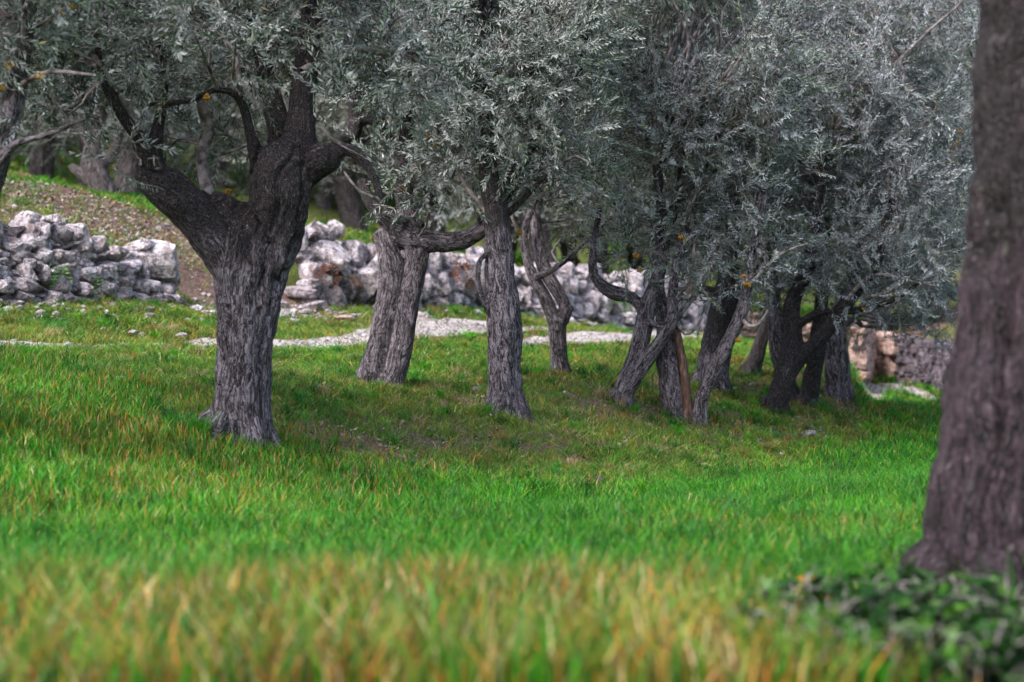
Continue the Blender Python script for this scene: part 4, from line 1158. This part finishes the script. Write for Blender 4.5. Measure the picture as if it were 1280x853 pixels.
PALL = np.array([[.42, .30, .24], [.30, .17, .10], [.55, .45, .38], [.20, .11, .07], [.45, .40, .36]])
X, Y = scatter(15.5, 34, 130, rs); n_, s_ = ns(X, Y)
m = (n_ > -2.4) & (n_ < 4.2) & (rs.uniform(size=len(X)) < .2 + .8 * sstep(vnoise(np.stack([X, Y], -1), 1.1, 91, 3) + .5 * np.exp(-((n_ + .3) / 1.1) ** 2), .15, .6))
litter('fallen_leaves', X[m], Y[m], rs.uniform(.025, .06, m.sum()), PALL * .55, rs, 'dry fallen olive leaves and straw on the worn bank')
X, Y = scatter(24, 36, 260, rs); n_, s_ = ns(X, Y); m = (n_ > 7.4) & (soil_mask(X, Y) > .35)
litter('slope_litter', X[m], Y[m], rs.uniform(.03, .08, m.sum()), PALL * .8, rs, 'rusty dry leaves covering the earth slope above the left wall')

# ------------------------------------------------------------------ single rocks
def lone_rock(px, py, w, hgt, label, mat='limestone', seed=0, lift=0., cat='rock', dd=None):
    g = hit(px, py); V, Fc = rock(np.random.RandomState(900 + seed), 3, 11, (.45, .85), .06)
    mm = w * g[1] / F / 2; W = (V * np.array([mm, (dd or mm * .8), hgt * g[1] / F / 2 * 1.1])) @ rot_xyz(0, .1, seed * 1.1).T
    mb = MB(); mb.add(W, Fc); o = obj('rock', mb.mesh('rock', M[mat]), loc=None); o.location = [g[0], g[1], g[2] + hgt * g[1] / F * .3 + lift]
    tag(o, label, cat)
lone_rock(152, 482, 20, 16, 'small grey rock sunk in the grass left of the largest trunk', seed=1)
lone_rock(139, 472, 12, 11, 'smaller grey rock just above its neighbour left of the largest trunk', seed=2)
lone_rock(1010, 546, 24, 9, 'flat white stone on the bank below the black V trunk', seed=3)
lone_rock(1031, 551, 14, 8, 'small white stone right of the flat white stone on the bank', seed=4)
lone_rock(596, 491, 22, 13, 'pale stone against the left foot of the straight trunk', seed=5)
lone_rock(748, 603, 18, 9, 'small dark clod at the foot of the bank where the field begins', 'darkstone', 6)
lone_rock(168, 420, 22, 9, 'slender pale stone beside the path below the left wall', seed=7)
lone_rock(225, 423, 22, 9, 'pale stone beside the path at the foot of the bare slope', seed=8)
lone_rock(392, 388, 44, 15, 'long grey rock in the grass below the outcrop, left of the split trunk', seed=9)
lone_rock(375, 372, 22, 16, 'rounded rock below the outcrop, close to the largest trunk', seed=10)
lone_rock(357, 398, 26, 18, 'pale rock touching the right side of the largest trunk', seed=11)
lone_rock(430, 402, 30, 12, 'low brownish rock in the grass just left of the split trunk', 'pinkstone', 12)
lone_rock(78, 285, 26, 18, 'white stone on the earth above the left wall', seed=13)
lone_rock(200, 290, 12, 10, 'small white stone on the slope right of the squared block', seed=14)
lone_rock(545, 378, 20, 12, 'small pale rock at the foot of the outcrop, right of the split trunk', seed=15)
lone_rock(885, 586, 26, 7, 'flat tan stone half buried where the bank meets the field', 'pinkstone', 16)
lone_rock(640, 250 + 120, 18, 12, 'pale stone below the outcrop behind the straight trunk', seed=17)
lone_rock(80, 352, 16, 11, 'grey stone in the grass under the left wall', seed=18)

# ------------------------------------------------------------------ little plants
def leaf_quad(p, d, L, wd, nr):
    sd = np.cross(d, nr); sd /= np.linalg.norm(sd) + 1e-9
    return [p, p + d * L * .45 + sd * wd, p + d * L, p + d * L * .45 - sd * wd]

def ivy_clump(px, py, R, hmax, nl, label, seed, lsz=(.025, .05), pal=None, cat='ivy plant', group='low ivy in the near corner'):
    g = hit(px, py); rs = np.random.RandomState(seed); root = empty('ivy_plant', g, label, cat, group)
    stems = MB(); Q = []; cc = []
    pal = pal if pal is not None else np.array([[.014, .060, .012], [.026, .10, .014], [.006, .022, .007], [.06, .17, .018], [.11, .20, .07], [.008, .035, .006], [.03, .11, .02]])
    for k in range(int(nl / 9)):
        a = rs.uniform(0, 6.28); r = R * rs.uniform(.25, 1); h = hmax * rs.uniform(.35, 1)
        P, Rr = smooth_line([(0, 0, 0), (math.cos(a) * r * .35, math.sin(a) * r * .35, h * .8), (math.cos(a) * r * .8, math.sin(a) * r * .8, h), (math.cos(a) * r, math.sin(a) * r, h * .75)], [.004, .0035, .003, .002], .03)
        V, Qd, Fs = tube(P, Rr, 5, cap=False); stems.add(V, Qd)
        for j in range(9):
            p = P[rs.randint(len(P) // 4, len(P))]; d = rs.normal(size=3); d[2] = abs(d[2]) * .4; d /= np.linalg.norm(d)
            L = rs.uniform(*lsz); base = pick(pal, 1, rs)[0]
            # three-lobed leaf
            for da, ls in ((0, 1), (.8, .75), (-.8, .75)):
                dd = np.array([d[0] * math.cos(da) - d[1] * math.sin(da), d[0] * math.sin(da) + d[1] * math.cos(da), d[2]])
                Q.append(leaf_quad(p, dd, L * ls, L * .26, np.array([rs.normal() * .3, rs.normal() * .3, 1]))); cc += [base] * 4
    obj('stems', stems.mesh('stems', M['branch'], True), root)
    Q = np.array(Q).reshape(-1, 3); cc = np.concatenate([np.array(cc), np.ones((len(cc), 1))], -1)
    obj('leaves', mesh_arrays('leaves', Q, np.arange(len(Q)).reshape(-1, 4), M['leafy'], False, {'tint': ('FLOAT_COLOR', cc)}), root)
M['leafy'] = color_attr_material('glossy_leaves', .55, .3, .12)
iv = [(1000, 800, 'thin ivy strands at the left end, higher than its neighbours'), (1130, 790, 'ivy around the long root of the near trunk'), (1035, 838, 'sprawling ivy at the left end of the near corner clumps'), (1075, 805, 'ivy in front of the root of the near trunk'), (1110, 848, 'low ivy at the bottom edge below the near trunk root'),
      (1165, 800, 'ivy pressed against the foot of the near trunk'), (1200, 845, 'dense ivy at the bottom edge under the near trunk'), (1262, 815, 'ivy in the lower right corner against the trunk'),
      (1270, 850, 'darkest ivy in the very corner'), (990, 858, 'thin ivy among dry grass beside the corner clumps'), (1060, 885, 'ivy cut off by the bottom edge, left of the near trunk'), (1150, 890, 'ivy cut off by the bottom edge, in front of the near trunk root'), (1235, 890, 'ivy cut off by the bottom edge, under the near trunk')]
for k, (px, py, lb) in enumerate(iv): ivy_clump(px, py, .26, .25, 230, lb, 600 + k, (.035, .07))
ivy_clump(1140, 745, .12, .26, 50, 'taller leafy sprig in front of the near trunk root', 650, (.03, .055))
ORG = np.array([[.55, .22, .03], [.42, .20, .04], [.35, .12, .03]])
ivy_clump(1015, 770, .06, .15, 18, 'small withered orange-leaved sprig among the near ivy', 651, (.03, .05), ORG)
FERN = np.array([[.10, .035, .022], [.13, .050, .032], [.07, .045, .022]]); GRN = np.array([[.05, .12, .03], [.08, .16, .04], [.03, .08, .03]])
def wall_plant(s_, n_, dz, R, label, pal, seed, nl=70):
    X, Y = xy(n_, s_); z = float(height(X, Y)) + dz; rs = np.random.RandomState(seed)
    root = empty('wall_plant', (X, Y, z), label, 'wall plant', 'plants rooted in the stone walls'); Q = []; cc = []; st = MB()
    for k in range(nl // 6):
        a = rs.uniform(3.4, 6.0); d = np.array([math.cos(a), math.sin(a), rs.uniform(-.6, .8)]); d /= np.linalg.norm(d); L = R * rs.uniform(.6, 1.1)
        P, Rr = smooth_line([(0, 0, 0), d * L * .5 + [0, 0, .03], d * L + [0, 0, -.08]], [.003, .002, .001], .04); V, Qd, _ = tube(P, Rr, 4, cap=False); st.add(V, Qd)
        b = pick(pal, 1, rs)[0]
        for p in P[1:]:
            for sg in (-1, 1):
                dd = d + np.cross(d, [0, 0, 1]) * sg * 1.2; dd /= np.linalg.norm(dd); Q.append(leaf_quad(p, dd, R * .28, R * .06, np.array([0, -1, .5]))); cc += [b] * 4
    obj('stems', st.mesh('stems', M['branch'], True), root)
    Q = np.array(Q).reshape(-1, 3); cc = np.concatenate([np.array(cc), np.ones((len(cc), 1))], -1)
    obj('leaves', mesh_arrays('leaves', Q, np.arange(len(Q)).reshape(-1, 4), M['litter'], False, {'tint': ('FLOAT_COLOR', cc)}), root)
def s_of(px, n_):
    ss = np.arange(0, 32, .02); X, Y = xy(n_, ss); return ss[np.argmin(np.abs(640 + X / Y * F - px))]
for k, (px, dz, R, lb, pal) in enumerate([
    (393, .50, .18, 'russet fern hanging in a crack of the outcrop near the largest trunk', FERN), (418, .38, .22, 'russet fern in the crack left of the big slab', FERN),
    (548, .40, .22, 'brown fern on the outcrop right of the split trunk', FERN), (562, .55, .2, 'upper brown fern on the outcrop right of the split trunk', FERN),
    (580, .38, .18, 'brown fern on the outcrop beside the straight trunk', FERN), (765, .45, .3, 'dark green creeper on the grey wall behind the slim forked olive', GRN),
    (60, .35, .2, 'green weed rooted in the left wall', GRN), (105, .2, .16, 'small yellow-green weed in the left wall near the squared block', GRN)]):
    wall_plant(s_of(px, 6.72), 6.55, dz, R, lb, pal, 700 + k)
EXPO = 1.34

# ------------------------------------------------------------------ light, sky, camera
w = bpy.data.worlds.new('World'); scn.world = w; w.use_nodes = True
nt = w.node_tree; bg = nt.nodes['Background']
sky = nt.nodes.new('ShaderNodeTexSky'); sky.sky_type = 'NISHITA'; sky.sun_disc = False
EL, AZ = math.radians(50), math.radians(222)
sky.sun_elevation = EL; sky.sun_rotation = AZ
sky.air_density = 1.0; sky.dust_density = 4.0; sky.ozone_density = 1.0
hs = nt.nodes.new('ShaderNodeHueSaturation'); hs.inputs['Saturation'].default_value = .95      # thin overcast
nt.links.new(sky.outputs[0], hs.inputs['Color']); nt.links.new(hs.outputs[0], bg.inputs[0]); bg.inputs[1].default_value = .15
sl = bpy.data.lights.new('sun', 'SUN'); sl.energy = 1.7; sl.angle = math.radians(20); sl.color = (1, .95, .93)
so = bpy.data.objects.new('sun', sl); C.objects.link(so)
d = Vector((math.sin(AZ) * math.cos(EL), math.cos(AZ) * math.cos(EL), math.sin(EL)))
so.rotation_euler = d.to_track_quat('Z', 'Y').to_euler()

cam = bpy.data.cameras.new('camera'); co = bpy.data.objects.new('camera', cam); C.objects.link(co)
co.location = (0, 0, CZ); co.rotation_euler = (math.pi / 2, 0, 0)
cam.sensor_width = 36; cam.lens = 85.0; cam.shift_y = -(426.5 - HY) / 1280.0
cam.clip_end = 2000; cam.clip_start = .1
cam.dof.use_dof = True; cam.dof.focus_distance = 20.5; cam.dof.aperture_fstop = 1.9
scn.camera = co
scn.view_settings.view_transform = 'Standard'; scn.view_settings.look = 'None'
scn.view_settings.exposure = EXPO; scn.view_settings.gamma = 1
scn.cycles.use_denoising = True
scn.cycles.max_bounces = 5; scn.cycles.diffuse_bounces = 3; scn.cycles.glossy_bounces = 1; scn.cycles.transmission_bounces = 2
scn.cycles.use_adaptive_sampling = True
